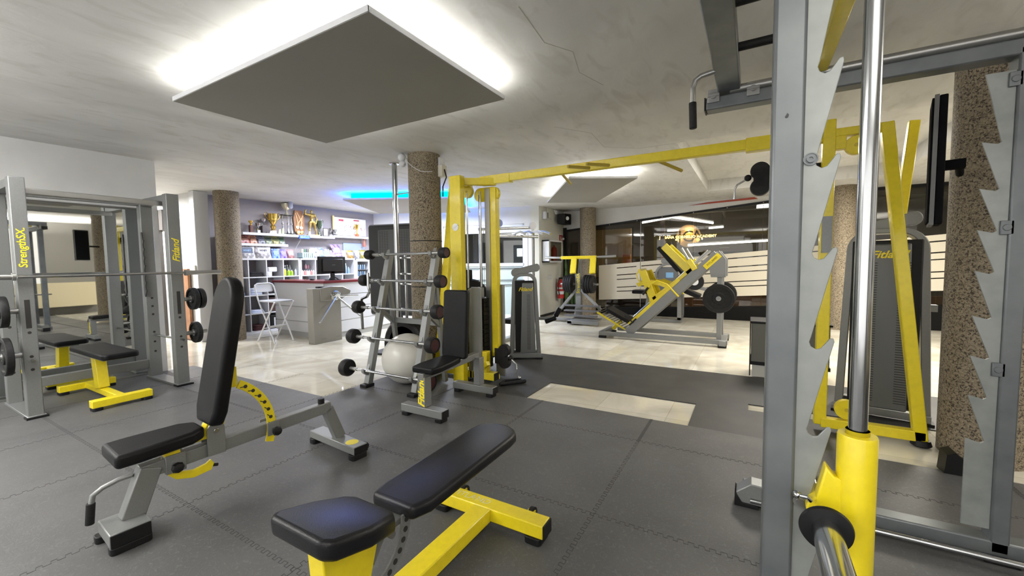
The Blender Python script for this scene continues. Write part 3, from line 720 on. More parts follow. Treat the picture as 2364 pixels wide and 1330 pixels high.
# weight stack with its grey shields
sh = MB().box(-2.80, 3.86, .03, -2.66, 3.885, 1.10).box(-2.84, 3.86, .03, -2.80, 4.14, 1.08).box(-2.62, 4.10, .03, -2.50, 4.13, 1.12)
obj('shield', sh, 'silver', cx, bevel=.006)
ws = MB()
for k in range(16): ws.box(-2.98, 3.80+.12, .14 + k*.052, -2.66, 4.10, .14 + k*.052 + .047)
obj('weight_plates', ws, 'black', cx)
# overhead beam with grips
ob = MB().beam((-2.62, 4.05, 2.33), (.46, 4.03, 2.33), .075, .085)
obj('overhead_beam', ob, 'yellow', cx, bevel=.006)
obj('beam_sleeve', MB().beam((-2.75, 4.05, 2.325), (-2.35, 4.05, 2.325), .09, .10), 'yellow', cx, bevel=.004)
obj('beam_sleeve', MB().beam((-.06, 4.03, 2.325), (.455, 4.03, 2.325), .09, .11), 'yellow', cx, bevel=.004)
for x, s, dx in ((-1.75, 1, 0), (-1.42, -1, -.14), (-1.22, -1, -.15), (-.78, 1, .18)):
    y0 = 4.04 + s*.03
    g = obj('pull_up_grip', MB().tube([(x, y0, 2.31), (x+dx, y0 + s*.22 if s < 0 else y0 + .25, 2.30 if s < 0 else 2.24)], .016), cmat((.42, .32, .03), .4), cx)
# right tower
post(MB().beam((.53, 4.02, 2.325), (.85, 4.02, 2.325), .08, .06).beam((.53, 4.02, 2.26), (.60, 4.02, 2.26), .07, .12), 'yellow', 'top_frame')
post(MB().beam((.825, 4.00, 2.35), (1.085, 4.00, .05), .075, .07, (0, 1, 0)), 'yellow', 'slanted_leg')
post(MB().box(.455, 3.98, .06, .535, 4.06, 2.43), 'yellow', 'guide_post')
post(MB().box(.50, 3.965, .045, 1.11, 4.035, .12), 'yellow', 'base_beam')
obj('rubber_foot', MB().lathe([(.05, 0), (.06, .01), (.05, .045)], (1.09, 4.0, T), (0, 0, 1)), 'black', cx)
post(MB().beam((1.24, 5.10, 2.60), (1.04, 5.10, .02), .075, .075, (0, 1, 0)), 'yellow', 'rear_leg')
obj('info_plate', MB().box(.465, 3.972, 1.42, .53, 3.98, 1.70), 'silver', cx)
pulley_box(.66, 4.02, 2.22, two=False, r=.07)
pulley_box(.66, 4.02, .20, two=False, r=.075)
obj('swivel_pulley', MB().lathe([(0, -.03), (.07, -.03), (.075, 0), (.07, .03), (0, .03)], (.05, 4.1, 2.12), (0, 1, 0), 28).lathe([(0, -.03), (.07, -.03), (.075, 0), (.07, .03), (0, .03)], (.05, 4.1, 1.985), (0, 1, 0), 28).box(.0, 4.07, 1.98, .53, 4.13, 2.13).ball((-.04, 4.1, 2.07), .028), 'rubber', cx, )
obj('carabiner', MB().tube([(-.05, 4.1, 2.06), (-.12, 4.1, 2.02), (-.14, 4.1, 1.98), (-.14, 4.1, 1.90)], .008), 'chrome', cx)
obj('cables', MB().cyl((.70, 4.02, .2), (.70, 4.02, 2.25), .003), 'black', cx)
# handle ropes on the floor
rp = thing('triangle_handle', 'black rubber triangle handle lying on the black mat at the foot of the yellow frame', 'cable handle', (-2.30, 3.95, T))
obj('grip', MB().tube([(-2.38, 3.80, .035), (-2.22, 3.98, .035), (-2.18, 4.02, .04)], .022), 'rubber', rp)
obj('strap', MB().tube([(-2.38, 3.80, .035), (-2.42, 3.95, .03), (-2.30, 4.08, .03), (-2.18, 4.02, .04)], .014), 'black', rp)
obj('ring', MB().ball((-2.29, 4.08, .045), .02), 'chrome', rp)

# ================================================================ WEIGHT STACK MACHINES
def stack_machine(name, label, cxx, cyy, w, h, d, ang, lx, logo=True):
    t = thing(name, label, 'weight machine', (0, 0, 0))
    def tr(mb): bmesh.ops.transform(mb.bm, matrix=Matrix.Translation((cxx, cyy, 0)) @ Matrix.Rotation(ang, 4, 'Z'), verts=mb.bm.verts[:]); return mb
    r = w*.36
    o = [(-w/2-.06, .04)] + [(-w/2-.01 + r - r*math.cos(math.radians(a)), h-r + r*math.sin(math.radians(a))) for a in range(0, 91, 15)] + [(w/2+.01 - r + r*math.sin(math.radians(a)), h-r + r*math.cos(math.radians(a))) for a in range(0, 91, 15)] + [(w/2+.06, .04)]
    i_ = [(-w/2+.0, .04)] + [(-w/2+.045 + (r-.04) - (r-.04)*math.cos(math.radians(a)), h-r + (r-.04)*math.sin(math.radians(a))) for a in range(0, 91, 15)] + [(w/2-.045 - (r-.04) + (r-.04)*math.sin(math.radians(a)), h-r + (r-.04)*math.cos(math.radians(a))) for a in range(0, 91, 15)] + [(w/2+.0, .04)]
    mb = MB().strip(o, i_, XZ(0), -d/2, d/2)
    obj('arch_frame', tr(mb), 'silver', t, bevel=.006)
    obj('base', tr(MB().box(-w/2-.06, -d/2-.02, .03, w/2+.06, -d/2+.06, .09).box(-w/2-.06, d/2-.06, .03, w/2+.06, d/2+.02, .09)), 'silver', t, bevel=.004)
    for sx in (-1, 1): obj('rubber_foot', tr(MB().box(sx*(w/2+.03)-.05, -d/2-.03, .004, sx*(w/2+.03)+.05, -d/2+.07, .032)), 'black', t)
    obj('side_cover', tr(MB().box(-w/2+.03, -d/2-.012, .12, w/2-.03, -d/2+.04, h-.10)), 'black', t, bevel=.01)
    big = w >= .4
    sh = MB().prism([(-w*.30, .10), (w*.32, .10), (w*.30, h-.13), (-w*.20, h-.13)] if big else [(-w*.20, .10), (w*.46, .10), (w*.36, h-.13), (-w*.10, h-.13)], XZ(-d/2-.045), 0, .03)
    cv = obj('perforated_cover', tr(sh), cmat((.17, .175, .175) if not big else (.13, .135, .135), .4, .45), t, bevel=.012)
    sl = MB()
    n = int((h-.45)/.02)
    for k in range(n):
        z = .16 + k*.0205
        for x in ((-.085, .05) if big else (.03,)): sl.box(x*w/.33, -d/2-.0462, z, (x+.05)*w/.33, -d/2-.0445, z+.006)
    obj('slots', tr(sl), 'dark', cv, smooth=False)
    obj('pulley_arm', tr(MB().prism(arc(-.13, h+.01, .06, 70, 250, 8) + arc(.16, h+.08, .06, -110, 70, 8), XZ(0), -.03, .03)), 'silver', t, bevel=.006)
    if logo:
        v = Matrix.Rotation(ang, 4, 'Z'); p = Matrix.Translation((cxx, cyy, 0)) @ v @ Vector((.01, -d/2-.047, h-.22))
        text('lettering', 'Fitland', .07 if w < .4 else .085, p, v @ Vector((1, 0, 0)), (0, 0, 1), 'logo', t, depth=.001, shear=.35, bold=.002)
    return t, tr
m1, tr1 = stack_machine('weight_machine', 'grey arch-shaped weight stack machine with slotted cover behind the yellow cable frame', -2.80, 5.17, .33, 1.22, .24, math.radians(28), 0)
obj('thigh_pad', MB().beam((-2.47, 5.50, .58), (-2.41, 5.53, .70), .07, .07).cyl((-2.60, 5.42, .50), (-2.46, 5.50, .56), .035), 'vinyl', m1, bevel=.015, seg=3)
obj('lever_arm', MB().cyl((-2.95, 5.35, .54), (-2.5, 5.48, .55), .022), 'silver', m1)
obj('seat', MB().box(-3.35, 5.45, .42, -2.98, 5.8, .50).box(-3.2, 5.75, .5, -2.95, 5.85, .85), 'vinyl', m1, bevel=.02, seg=3)
obj('seat_frame', MB().box(-3.2, 5.5, .03, -3.1, 5.7, .42), 'silver', m1)
m2, tr2 = stack_machine('weight_machine', 'tall grey weight stack machine with slotted cover inside the right yellow frame', 1.0, 4.70, .50, 1.62, .30, math.radians(-10), 0)
obj('lever_arm', MB().box(.78, 4.9, .9, 1.4, 4.96, .96), 'silver', m2)

# ================================================================ CHROME MULTI GYM IN THE BACK
mg = thing('cable_tower', 'chrome multi station gym with pulleys seen between the yellow posts and the door glazing', 'multi gym', (-4.0, 6.6, 0))
cz = MB()
for x, y, z in ((-4.25, 6.2, 2.0), (-4.05, 6.1, 2.02), (-3.7, 7.2, 2.05), (-3.85, 5.85, 1.9)): cz.cyl((x, y, .03), (x, y, z), .022)
cz.cyl((-4.3, 6.2, 1.98), (-3.7, 7.2, 2.05), .028).cyl((-4.05, 6.1, 1.86), (-3.55, 7.1, 1.86), .028).cyl((-4.3, 6.1, .6), (-3.8, 5.85, .6), .02)
obj('frame', cz, 'chrome', mg)
obj('base', MB().box(-4.35, 5.8, .0, -3.6, 5.9, .06).box(-3.75, 5.8, 0, -3.65, 7.3, .06), 'steel', mg, bevel=.004)
for p in ((-3.98, 6.4, 2.09), (-3.68, 7.15, 2.08)):
    obj('pulley', MB().lathe([(0, -.02), (.07, -.02), (.06, 0), (.07, .02), (0, .02)], p, (.9, -.4, 0), 24), cmat((.10, .16, .42), .3) if p[1] < 7 else 'white_plain', mg)
for k in range(4): obj('arm', MB().tube([(-3.85 + .12*k, 6.7+.1*k, 1.9+.02*k), (-3.62 + .12*k, 6.55+.1*k, 1.93), (-3.50 + .12*k, 6.5+.1*k, 1.88)], .02), 'chrome' if k % 2 else 'white_plain', mg)
cb = MB()
for x, y in ((-4.15, 6.15), (-3.95, 6.3), (-3.62, 7.1), (-3.76, 7.1)): cb.cyl((x, y, .3), (x, y, 1.95), .004)
obj('cables', cb, 'black', mg)
ws = MB()
for k in range(12): ws.box(-4.30, 5.95, .12 + k*.05, -4.05, 6.12, .12 + k*.05 + .045)
obj('weight_plates', ws, 'rubber', mg)
# exercise bike silhouettes behind the stack: black saddle machine
sb = thing('exercise_bike', 'black exercise bike partly seen behind the grey weight shields of the yellow tower', 'exercise bike', (-3.6, 4.95, 0))
obj('flywheel_cover', MB().lathe([(0, -.05), (.24, -.04), (.26, 0), (.24, .04), (0, .05)], (-3.62, 5.0, .88), (.6, -.8, 0), 32), 'black', sb)
obj('frame', MB().beam((-3.62, 5.0, .04), (-3.62, 5.0, .85), .08, .1).box(-3.85, 4.95, 0, -3.4, 5.05, .05), 'black', sb, bevel=.01)
obj('display', MB().box(-3.75, 4.9, 1.12, -3.55, 4.96, 1.28), 'black', sb, bevel=.02)

# ================================================================ TV BACK, CHROME POLE AND RUNGS BEHIND THE BARBELL RACK
tv = thing('display_panel', 'large black display panel seen from behind, with a slotted grey vent near its top', 'television', (-4.7, 4.55, 0))
q = Matrix.Translation((-4.72, 4.55, 0)) @ Matrix.Rotation(math.radians(12), 4, 'Z')
def tq(mb): bmesh.ops.transform(mb.bm, matrix=q, verts=mb.bm.verts[:]); return mb
obj('housing', tq(MB().box(-.44, -.04, .60, .44, .05, 1.97)), cmat((.012, .013, .014), .5), tv, bevel=.03, seg=3)
obj('rim', tq(MB().box(-.46, .0, .58, .46, .055, 1.99)), 'silver', tv, bevel=.03, seg=3)
vt = obj('vent_cover', tq(MB().box(-.24, -.065, 1.52, .36, -.035, 1.90)), cmat((.065, .068, .07), .5), tv, bevel=.01)
vs = MB()
for i in range(13):
    for k in range(14):
        if i in (4, 5): continue
        vs.box(-.215 + i*.043, -.0665, 1.55 + k*.024, -.215 + i*.043 + .028, -.0645, 1.55 + k*.024 + .008)
obj('vent_slots', tq(vs), 'dark', vt, smooth=False)
obj('stand', tq(MB().box(-.1, -.02, .0, .1, .04, .60).box(-.35, -.2, 0, .35, .25, .03)), 'black', tv, bevel=.01)
obj('cable', MB().tube([(-4.55, 4.42, 1.93), (-4.50, 4.36, 2.08), (-4.40, 4.32, 1.95), (-4.36, 4.30, 1.5), (-4.30, 4.28, 1.3)], .006), 'black', tv)
pole = thing('chrome_pole', 'tall chrome pole running from floor to ceiling beside the speckled column', 'pole', (-4.22, 4.1, 0))
obj('tube', MB().cyl((-4.22, 4.12, .0), (-4.22, 4.12, CZ), .035), 'chrome', pole)
obj('flange', MB().lathe([(.035, 0), (.07, 0), (.07, .012), (.035, .02)], (-4.22, 4.12, CZ), (0, 0, -1), 24), 'chrome', pole)
obj('tie_rod', MB().cyl((-4.19, 4.12, 2.32), (-3.80, 4.08, 2.32), .008), 'chrome', pole)
lad = thing('chrome_ladder', 'short chrome ladder rungs between the pole and the speckled column', 'ladder', (-4.05, 4.2, 0))
obj('rail', MB().cyl((-4.12, 4.17, .0), (-4.12, 4.17, 1.52), .02), 'chrome', lad)
obj('rail', MB().cyl((-3.84, 4.10, .0), (-3.84, 4.10, 1.52), .02), 'chrome', lad)
for z in (.35, .75, 1.10, 1.24, 1.46): obj('rung', MB().cyl((-4.30, 4.21, z), (-3.84, 4.10, z), .018), 'chrome', lad)
one('grey_cabinet', MB().box(-4.02, 4.35, 0, -3.80, 4.6, .78), cmat((.18, .18, .18), .5), 'dark grey low cabinet behind the chrome ladder', 'cabinet', (-3.91, 4.47, 0), bevel=.01)
# camera ball + junction box on the column
cm = thing('security_camera', 'white double-ball camera fixed high on the left of the speckled column', 'camera', (-3.74, 3.82, 2.68))
obj('ball', MB().ball((-3.76, 3.80, 2.69), .048), 'white_plain', cm); obj('ball', MB().ball((-3.755, 3.80, 2.61), .042), 'white_plain', cm)
jb = thing('junction_box', 'white junction boxes with a black lead at the top right of the speckled column', 'junction box', (-3.42, 4.18, 2.6))
obj('box', MB().box(-3.46, 4.06, 2.58, -3.38, 4.16, 2.70), 'white_plain', jb, bevel=.006)
obj('box', MB().box(-3.42, 4.05, 2.46, -3.34, 4.15, 2.60), 'cream', jb, bevel=.006)
obj('lead', MB().tube([(-3.34, 4.1, 2.55), (-3.31, 4.1, 2.45), (-3.37, 4.1, 2.34), (-3.39, 4.12, 2.22)], .008), 'black', jb)
one('white_wire', MB().tube([(-3.74, 3.86, 2.69), (-3.69, 3.826, 2.63), (-3.60, 3.812, 2.56), (-3.50, 3.835, 2.50), (-3.43, 3.875, 2.49), (-3.398, 3.94, 2.5)], .004), 'white_plain', 'thin white wire looping across the top of the speckled column', 'wire', (-3.6, 3.8, 2.6))
for k, z in enumerate((1.66, 1.09)):
    one('cable_strap', MB().lathe([(.2005, -.006), (.2035, -.006), (.2035, .006), (.2005, .006), (.2005, -.006)], (-3.60, 4.02, z), (0, 0, 1), 48), 'black', 'thin black strap wound round the speckled column, %s of the two' % ('upper', 'lower')[k], 'strap', (-3.60, 4.02, z))
# black box at the right edge of the marble
bx_ = thing('step_box', 'grey box with black edging and white base at the right end of the marble floor', 'box', (.25, 5.65, 0))
obj('body', MB().box(.015, 5.50, .17, .75, 5.9, .64), cmat((.13, .13, .11), .5), bx_, bevel=.006)
obj('top_rim', MB().box(.0, 5.485, .635, .77, 5.92, .66), 'black', bx_, bevel=.005)
obj('lower_band', MB().box(.01, 5.492, .15, .76, 5.91, .19), 'black', bx_, bevel=.003)
obj('base', MB().box(.03, 5.51, .0 + T, .74, 5.89, .15), cmat((.5, .5, .47), .6), bx_)
obj('corner_strip', MB().box(.0, 5.488, .02, .012, 5.51, .64), 'black', bx_)

# ================================================================ LEG PRESS
lp = thing('leg_press', 'silver and yellow inclined leg press machine standing on the cream marble', 'leg press', (-1.35, 7.5, 0))
y1, y2 = 7.18, 7.82
obj('base_rail', MB().box(-2.36, y1-.04, .045, -.30, y1+.04, .115), 'silver', lp, bevel=.005)
obj('base_rail', MB().box(-2.20, y2-.04, .045, -.30, y2+.04, .115), 'silver', lp, bevel=.005)
obj('base_crossbar', MB().box(-.42, y1-.09, .03, -.32, y2+.09, .11), 'silver', lp, bevel=.005)
obj('base_crossbar', MB().box(-2.36, y1, .045, -2.28, y2, .115), 'silver', lp, bevel=.005)
for x, y in ((-2.3, y1), (-2.3, y2), (-.37, y1-.03), (-.37, y2+.03)): obj('rubber_foot', MB().box(x-.06, y-.045, 0.002, x+.06, y+.045, .04), 'black', lp, bevel=.004)
for y in (y1+.05, y2-.05):
    obj('inclined_beam', MB().beam((-1.86, y, .11), (-.46, y, 1.46), .06, .15, (-.7, 0, .7)), 'silver', lp, bevel=.006)
    obj('upright', MB().box(-.46, y-.03, .11, -.39, y+.03, 1.10), 'silver', lp, bevel=.005)
    obj('gusset', MB().prism([(-.55, 1.10), (-.34, 1.10), (-.34, 1.38), (-.44, 1.52), (-.60, 1.36)], XZ(y), -.035, .035), 'silver', lp, bevel=.004)
    obj('yellow_rail', MB().beam((-1.84, y, .265), (-1.02, y, 1.06), .055, .05, (-.7, 0, .7)), 'yellow', lp, bevel=.004)
    yr = y + (.075 if y < 7.5 else -.075)
    obj('slide_rod', MB().cyl((-1.78, yr, .385), (-.60, yr, 1.525), .019), 'chrome', lp)
    for k in range(5):
        x = -1.62 + .13*k; obj('stop_tooth', MB().prism([(x, .41+.126*k), (x+.05, .47+.126*k), (x+.055, .55+.126*k), (x+.11, .52+.126*k), (x+.08, .43+.126*k)], XZ(y), -.02, .02), 'yellow', lp)
text('lettering', 'FITLAND', .050, (-.535, y1+.009, 1.355), (.7, 0, .7), (-.7, 0, .7), cmat((.25, .18, .02), .5), lp, depth=.0008)
obj('name_plate', MB().beam((-.64, y1+.014, 1.25), (-.43, y1+.014, 1.455), .006, .085, (-.7, 0, .7)), 'logo', lp)
# carriage
cg = MB()
for y in (y1+.065, y2-.065):
    cg.beam((-1.44, y, .72), (-.82, y, 1.24), .05, .06, (-.7, 0, .7))
    cg.beam((-.84, y, 1.17), (-1.27, y, 1.62), .05, .12, (.7, 0, .7))
    cg.beam((-1.40, y, .64), (-1.62, y, 1.20), .05, .12, (1, 0, .3))
    cg.beam((-1.30, y, .72), (-1.05, y, .93), .05, .05, (-.7, 0, .7))
cg.beam((-1.56, y1+.1, 1.0), (-1.56, y2-.1, 1.0), .10, .08).beam((-1.46, y1+.1, .68), (-1.46, y2-.1, .68), .10, .08)
obj('carriage', cg, 'yellow', lp, bevel=.005)
oa = [(-1.48 + .50*math.cos(math.radians(a)), .62 + .42*math.sin(math.radians(a))) for a in range(30, 121, 10)]
ia = [(-1.48 + .43*math.cos(math.radians(a)), .62 + .35*math.sin(math.radians(a))) for a in range(30, 121, 10)]
for y in (y1+.10, y2-.10): obj('carriage_arc', MB().strip(oa, ia, XZ(y), -.01, .01), 'yellow', lp)
obj('foot_plate', MB().beam((-1.68, (y1+y2)/2, 1.23), (-1.40, (y1+y2)/2, .52), .54, .03, (.93, 0, .37)), 'yellow', lp, bevel=.005)
obj('plate_rib', MB().beam((-1.64, y1+.2, 1.2), (-1.40, y1+.2, .6), .02, .06, (.93, 0, .37)).beam((-1.64, y2-.2, 1.2), (-1.40, y2-.2, .6), .02, .06, (.93, 0, .37)), 'yellow', lp)
for y in (y1+.14, y2-.14): obj('shoulder_pad', MB().beam((-1.37, y, 1.60), (-1.04, y, 1.20), .12, .07, (-.8, 0, -.5)), 'vinyl', lp, bevel=.015, seg=3)
obj('back_pad', MB().beam((-1.34, 7.5, 1.58), (-1.0, 7.5, 1.16), .30, .05, (-.8, 0, -.5)), 'vinyl', lp, bevel=.015, seg=3)
for y in (y1+.02, y2-.02):
    obj('weight_horn', MB().cyl((-.86, y, 1.34), (-.99, y, 1.57), .024), 'steel', lp)
    obj('horn_block', MB().beam((-.78, y, 1.22), (-.88, y, 1.38), .09, .08, (.8, 0, .6)), 'yellow', lp, bevel=.006)
    h = obj('handle', MB().tube([(-1.02, y-.03, .78), (-1.20, y-.05, .98), (-1.36, y-.05, 1.04), (-1.46, y-.04, .98), (-1.58, y-.04, .82)], .014), 'yellow', lp)
    obj('grip', MB().cyl((-1.50, y-.04, .925), (-1.59, y-.04, .80), .02), 'rubber', h)
obj('side_grip', MB().tube([(-1.66, y1+.08, 1.22), (-1.72, y1+.06, 1.14), (-1.68, y1+.06, 1.03), (-1.62, y1+.08, 1.02)], .010), 'yellow', lp)
for y in (y1+.1, y2-.1): obj('roller', MB().cyl((-1.36, y-.05, .60), (-1.36, y+.05, .60), .035).cyl((-1.12, y-.05, .80), (-1.12, y+.05, .80), .035), 'black', lp)
# seat
obj('seat_frame', MB().beam((-2.42, y1+.06, .45), (-1.86, y1+.06, .14), .03, .03).beam((-2.42, y2-.06, .45), (-1.86, y2-.06, .14), .03, .03).beam((-2.2, 7.5, .12), (-2.05, 7.5, .28), .06, .06), 'yellow', lp, bevel=.004)
gr = MB()
for k in range(13): gr.beam((-2.42 + .045*k, y1+.04, .475-.025*k), (-2.42 + .045*k, y2-.04, .475-.025*k), .012, .012)
obj('seat_grille', gr, 'steel', lp)
cushion('seat_pad', rrect(0, -.21, .62, .21, .03), lambda u, v, t: (-2.30 + u*.89 + t*.45, 7.5 + v, .475 - u*.45 + t*.89), 0, .06, 'vinyl', lp)
obj('lever', MB().tube([(-1.82, y1+.0, .26), (-1.72, y1-.02, .36), (-1.70, y1-.02, .38)], .014).tube([(-1.90, y1+.0, .42), (-1.75, y1, .30)], .012), 'black', lp)
for k, (y, r) in enumerate(((7.04, .225), (7.13-.02, .0), (7.92, .225))):
    if r: plate(r, .045, (-.425, y, .78), (0, 1, 0), ('ribbed black plate stored on the near post of the leg press', '', 'ribbed black plate stored on the far post of the leg press')[k], None)
obj('storage_peg', MB().cyl((-.425, 6.98, .78), (-.425, 7.98, .78), .025), 'silver', lp)
for y in (7.04, 7.92): pass

# ================================================================ HACK / T-BAR STATION AT COLUMN 3
hk = thing('squat_machine', 'grey calf and squat machine with yellow T-shaped shoulder yoke before the far column', 'squat machine', (-3.45, 8.9, 0))
yh = 8.9
obj('post', MB().beam((-3.40, yh, .04), (-3.42, yh, 1.30), .13, .10, (0, 1, 0)).beam((-3.42, yh, 1.28), (-3.38, yh-.05, 1.48), .12, .09, (0, 1, 0)), 'silver', hk, bevel=.006)
obj('brace', MB().beam((-3.42, yh, .78), (-3.98, 8.72, .06), .06, .06, (0, 1, 0)), 'silver', hk, bevel=.004)
obj('brace', MB().beam((-3.40, yh, .78), (-2.85, 8.78, .30), .06, .06, (0, 1, 0)), 'silver', hk, bevel=.004)
obj('brace', MB().beam((-3.62, 9.2, .04), (-3.40, yh, .80), .05, .05, (0, 1, 0)), 'silver', hk, bevel=.004)
obj('base', MB().box(-4.05, 8.65, .03, -3.90, 8.80, .08).box(-3.95, 8.68, .03, -3.35, 8.76, .09).box(-3.45, 8.3, .03, -2.75, 8.36, .10).box(-3.45, 8.3, .03, -3.35, 8.95, .09), 'silver', hk, bevel=.004)
st = MB()
for k, (z, y) in enumerate(((.40, 8.72), (.30, 8.60), (.20, 8.50), (.11, 8.42))): st.box(-3.68+.05*k, y-.07, z-.03, -2.85, y+.07, z)
obj('tread_step', st, cmat((.13, .13, .14), .5, .3), hk, bevel=.003)
obj('foot_deck', MB().box(-3.4, 8.36, .10, -2.8, 8.7, .13), 'silver', hk)
yk = MB().box(-3.72, 8.60, 1.43, -2.90, 8.68, 1.50).beam((-3.40, 8.6, 1.44), (-3.36, 8.42, 1.12), .13, .05, (0, 1, 0)).beam((-2.96, 8.6, 1.44), (-2.92, 8.42, 1.12), .13, .05, (0, 1, 0))
obj('yoke', yk, 'yellow', hk, bevel=.005)
obj('yoke_pad', MB().beam((-3.385, 8.64, 1.43), (-3.345, 8.46, 1.11), .15, .05, (0, 1, 0)).beam((-2.945, 8.64, 1.43), (-2.905, 8.46, 1.11), .15, .05, (0, 1, 0)), 'vinyl', hk, bevel=.01)
obj('lever_arm', MB().beam((-3.42, yh+.02, 1.05), (-3.35, 8.64, 1.46), .06, .06), 'silver', hk, bevel=.004)
for d, xa, xb in ((-1, -3.72, -4.12), (1, -2.90, -2.48)): obj('weight_horn', MB().cyl((xa, 8.64, 1.465), (xb, 8.64, 1.48), .026), 'steel', hk)
obj('storage_peg', MB().cyl((-3.85, yh, .86), (-2.95, yh, .86), .025), 'steel', hk)
text('lettering', 'StrengthSX', .10, (-3.405, yh-.052, .88), (0, 0, 1), (-1, 0, 0), 'logo', hk, depth=.001, bold=.002)
for k in range(4): plate(.215-.006*k, .045, (-3.56-.052*k, yh, .86), (1, 0, 0), '%s black plate on the left peg of the squat machine, counted from its post' % ('first', 'second', 'third', 'fourth')[k], 'plates on the left peg of the squat machine')
for k in range(4): plate(.215-.004*k, .045, (-3.24+.055*k, yh, .86), (1, 0, 0), '%s black plate on the right peg of the squat machine, counted from its post' % ('first', 'second', 'third', 'fourth')[k], 'plates on the right peg of the squat machine')

# ================================================================ LEG EXTENSION BEHIND THE LEG PRESS
le = thing('leg_curl_machine', 'grey leg curl machine with white-hubbed roller pads behind the leg press', 'leg machine', (-1.6, 9.6, 0))
obj('frame', MB().box(-2.15, 9.55, 0.002, -1.30, 9.63, .07).box(-1.38, 9.5, .07, -1.30, 9.58, .72).box(-1.38, 9.9, .07, -1.30, 9.98, .72).box(-1.38, 9.5, .66, -1.30, 9.98, .72).box(-1.38, 9.5, .07, -1.30, 9.98, .13).beam((-2.1, 9.6, .03), (-2.0, 9.6, .62), .06, .06, (0, 1, 0)).box(-2.05, 9.56, .56, -1.3, 9.64, .62), 'silver', le, bevel=.005)
ow = [(-1.95, .62)] + [(-1.63 - .30*math.cos(math.radians(a)), 1.02 + .30*math.sin(math.radians(a))) for a in range(0, 181, 20)] + [(-1.32, .62)]
iw = [(-1.90, .62)] + [(-1.63 - .25*math.cos(math.radians(a)), 1.02 + .25*math.sin(math.radians(a))) for a in range(0, 181, 20)] + [(-1.37, .62)]
obj('arch_frame', MB().strip(ow, iw, XZ(9.9), -.06, .06), 'silver', le, bevel=.005)
obj('stack_cover', MB().box(-1.86, 9.86, .66, -1.42, 9.95, 1.22), cmat((.12, .125, .13), .4), le, bevel=.02)
obj('display_label', MB().box(-1.68, 9.853, .98, -1.52, 9.86, 1.10), cmat((.2, .4, .65), .4), le)
obj('pulley_cap', MB().prism(arc(-1.72, 1.36, .07, 60, 240, 8) + arc(-1.50, 1.40, .07, -120, 60, 8), XZ(9.9), -.04, .04), 'silver', le, bevel=.004)
cushion('seat_pad', rrect(-2.35, 9.42, -1.75, 9.78, .08), XY(.63), 0, .08, 'vinyl', le)
obj('thigh_pad', MB().beam((-1.30, 9.5, .76), (-.92, 9.5, .60), .30, .10), 'vinyl', le, bevel=.02, seg=3)
obj('cable_wheel', MB().lathe([(0, -.03), (.17, -.03), (.18, 0), (.17, .03), (0, .03)], (-1.02, 9.38, .92), (0, 1, 0), 32), 'rubber', le)
obj('roller_hub', MB().lathe([(0, 0), (.075, 0), (.075, .02), (0, .03)], (-1.02, 9.35, .92), (0, -1, 0), 28), 'white_plain', le)
obj('lever_arm', MB().beam((-1.3, 9.42, .88), (-.78, 9.38, .76), .05, .07), 'silver', le, bevel=.004)
# ================================================================ SMITH MACHINE AT THE RIGHT, CLOSE TO THE CAMERA
sm_ = thing('smith_machine', 'large galvanised smith machine with toothed plates and yellow sliding collar, close on the right', 'smith machine', (.5, 1.8, T))
YN, YFr, HT = 1.12, 2.60, 2.25
def saw(tips, side):
    # tooth outline: x measured from the post edge, z tips from top to bottom
    sp = .2; pts = [(0, tips[0] + .25), (.052, tips[0] + .25), (.052 - .045*.0, tips[0]+.25)]
    pts = [(0, tips[0] + .22), (.043, tips[0] + .22)]
    for z in tips:
        pts += [(.010, z + .004), (.007, z - .008), (.010, z - .018), (.018, z - .024), (.026, z - .021), (.033, z - .010), (.040, z + .002), (.046, z + .003), (.048, z - .004)]
    pts += [(.048, tips[-1] - .15), (0, tips[-1] - .15)]
    return pts
def place_frame(y, xa, front):
    up = obj('upright', MB().box(xa, y - .0, .05, xa + .062, y + .09, HT), 'silver_dark', sm_, bevel=.007)
    return up
# near side
place_frame(YN, .034, True)
tn = [1.80, 1.60, 1.40, 1.20, 1.0, .8, .6, .4]
tp = saw(tn, 1)
obj('toothed_plate', MB().prism([(.094 if x == 0 else .116 + (x-.007)*1.1, z) for x, z in tp[:-2]] + [(.161, .20), (.094, .20)], XZ(YN + .012), -.006, 0), 'zinc', sm_, bevel=.0012)
obj('plate_bolt', MB().lathe([(0, 0), (.014, 0), (.014, -.003), (.0115, -.003), (.0115, -.001), (.008, -.001), (.008, -.006), (.004, -.006), (.004, -.003), (0, -.003)], (.108, YN + .005, 1.597), (0, 1, 0), 28), 'silver_dark', sm_)
obj('plate_bolt', MB().lathe([(0, 0), (.014, 0), (.014, -.003), (.008, -.003), (.008, -.006), (0, -.006)], (.108, YN + .005, .82), (0, 1, 0), 28), 'steel', sm_)
obj('scuff', MB().prism([(.058, 1.695), (.061, 1.70), (.062, 1.703), (.0655, 1.699), (.064, 1.693), (.060, 1.692)], XZ(YN-.0012), 0, .001), 'logo_dark', sm_)
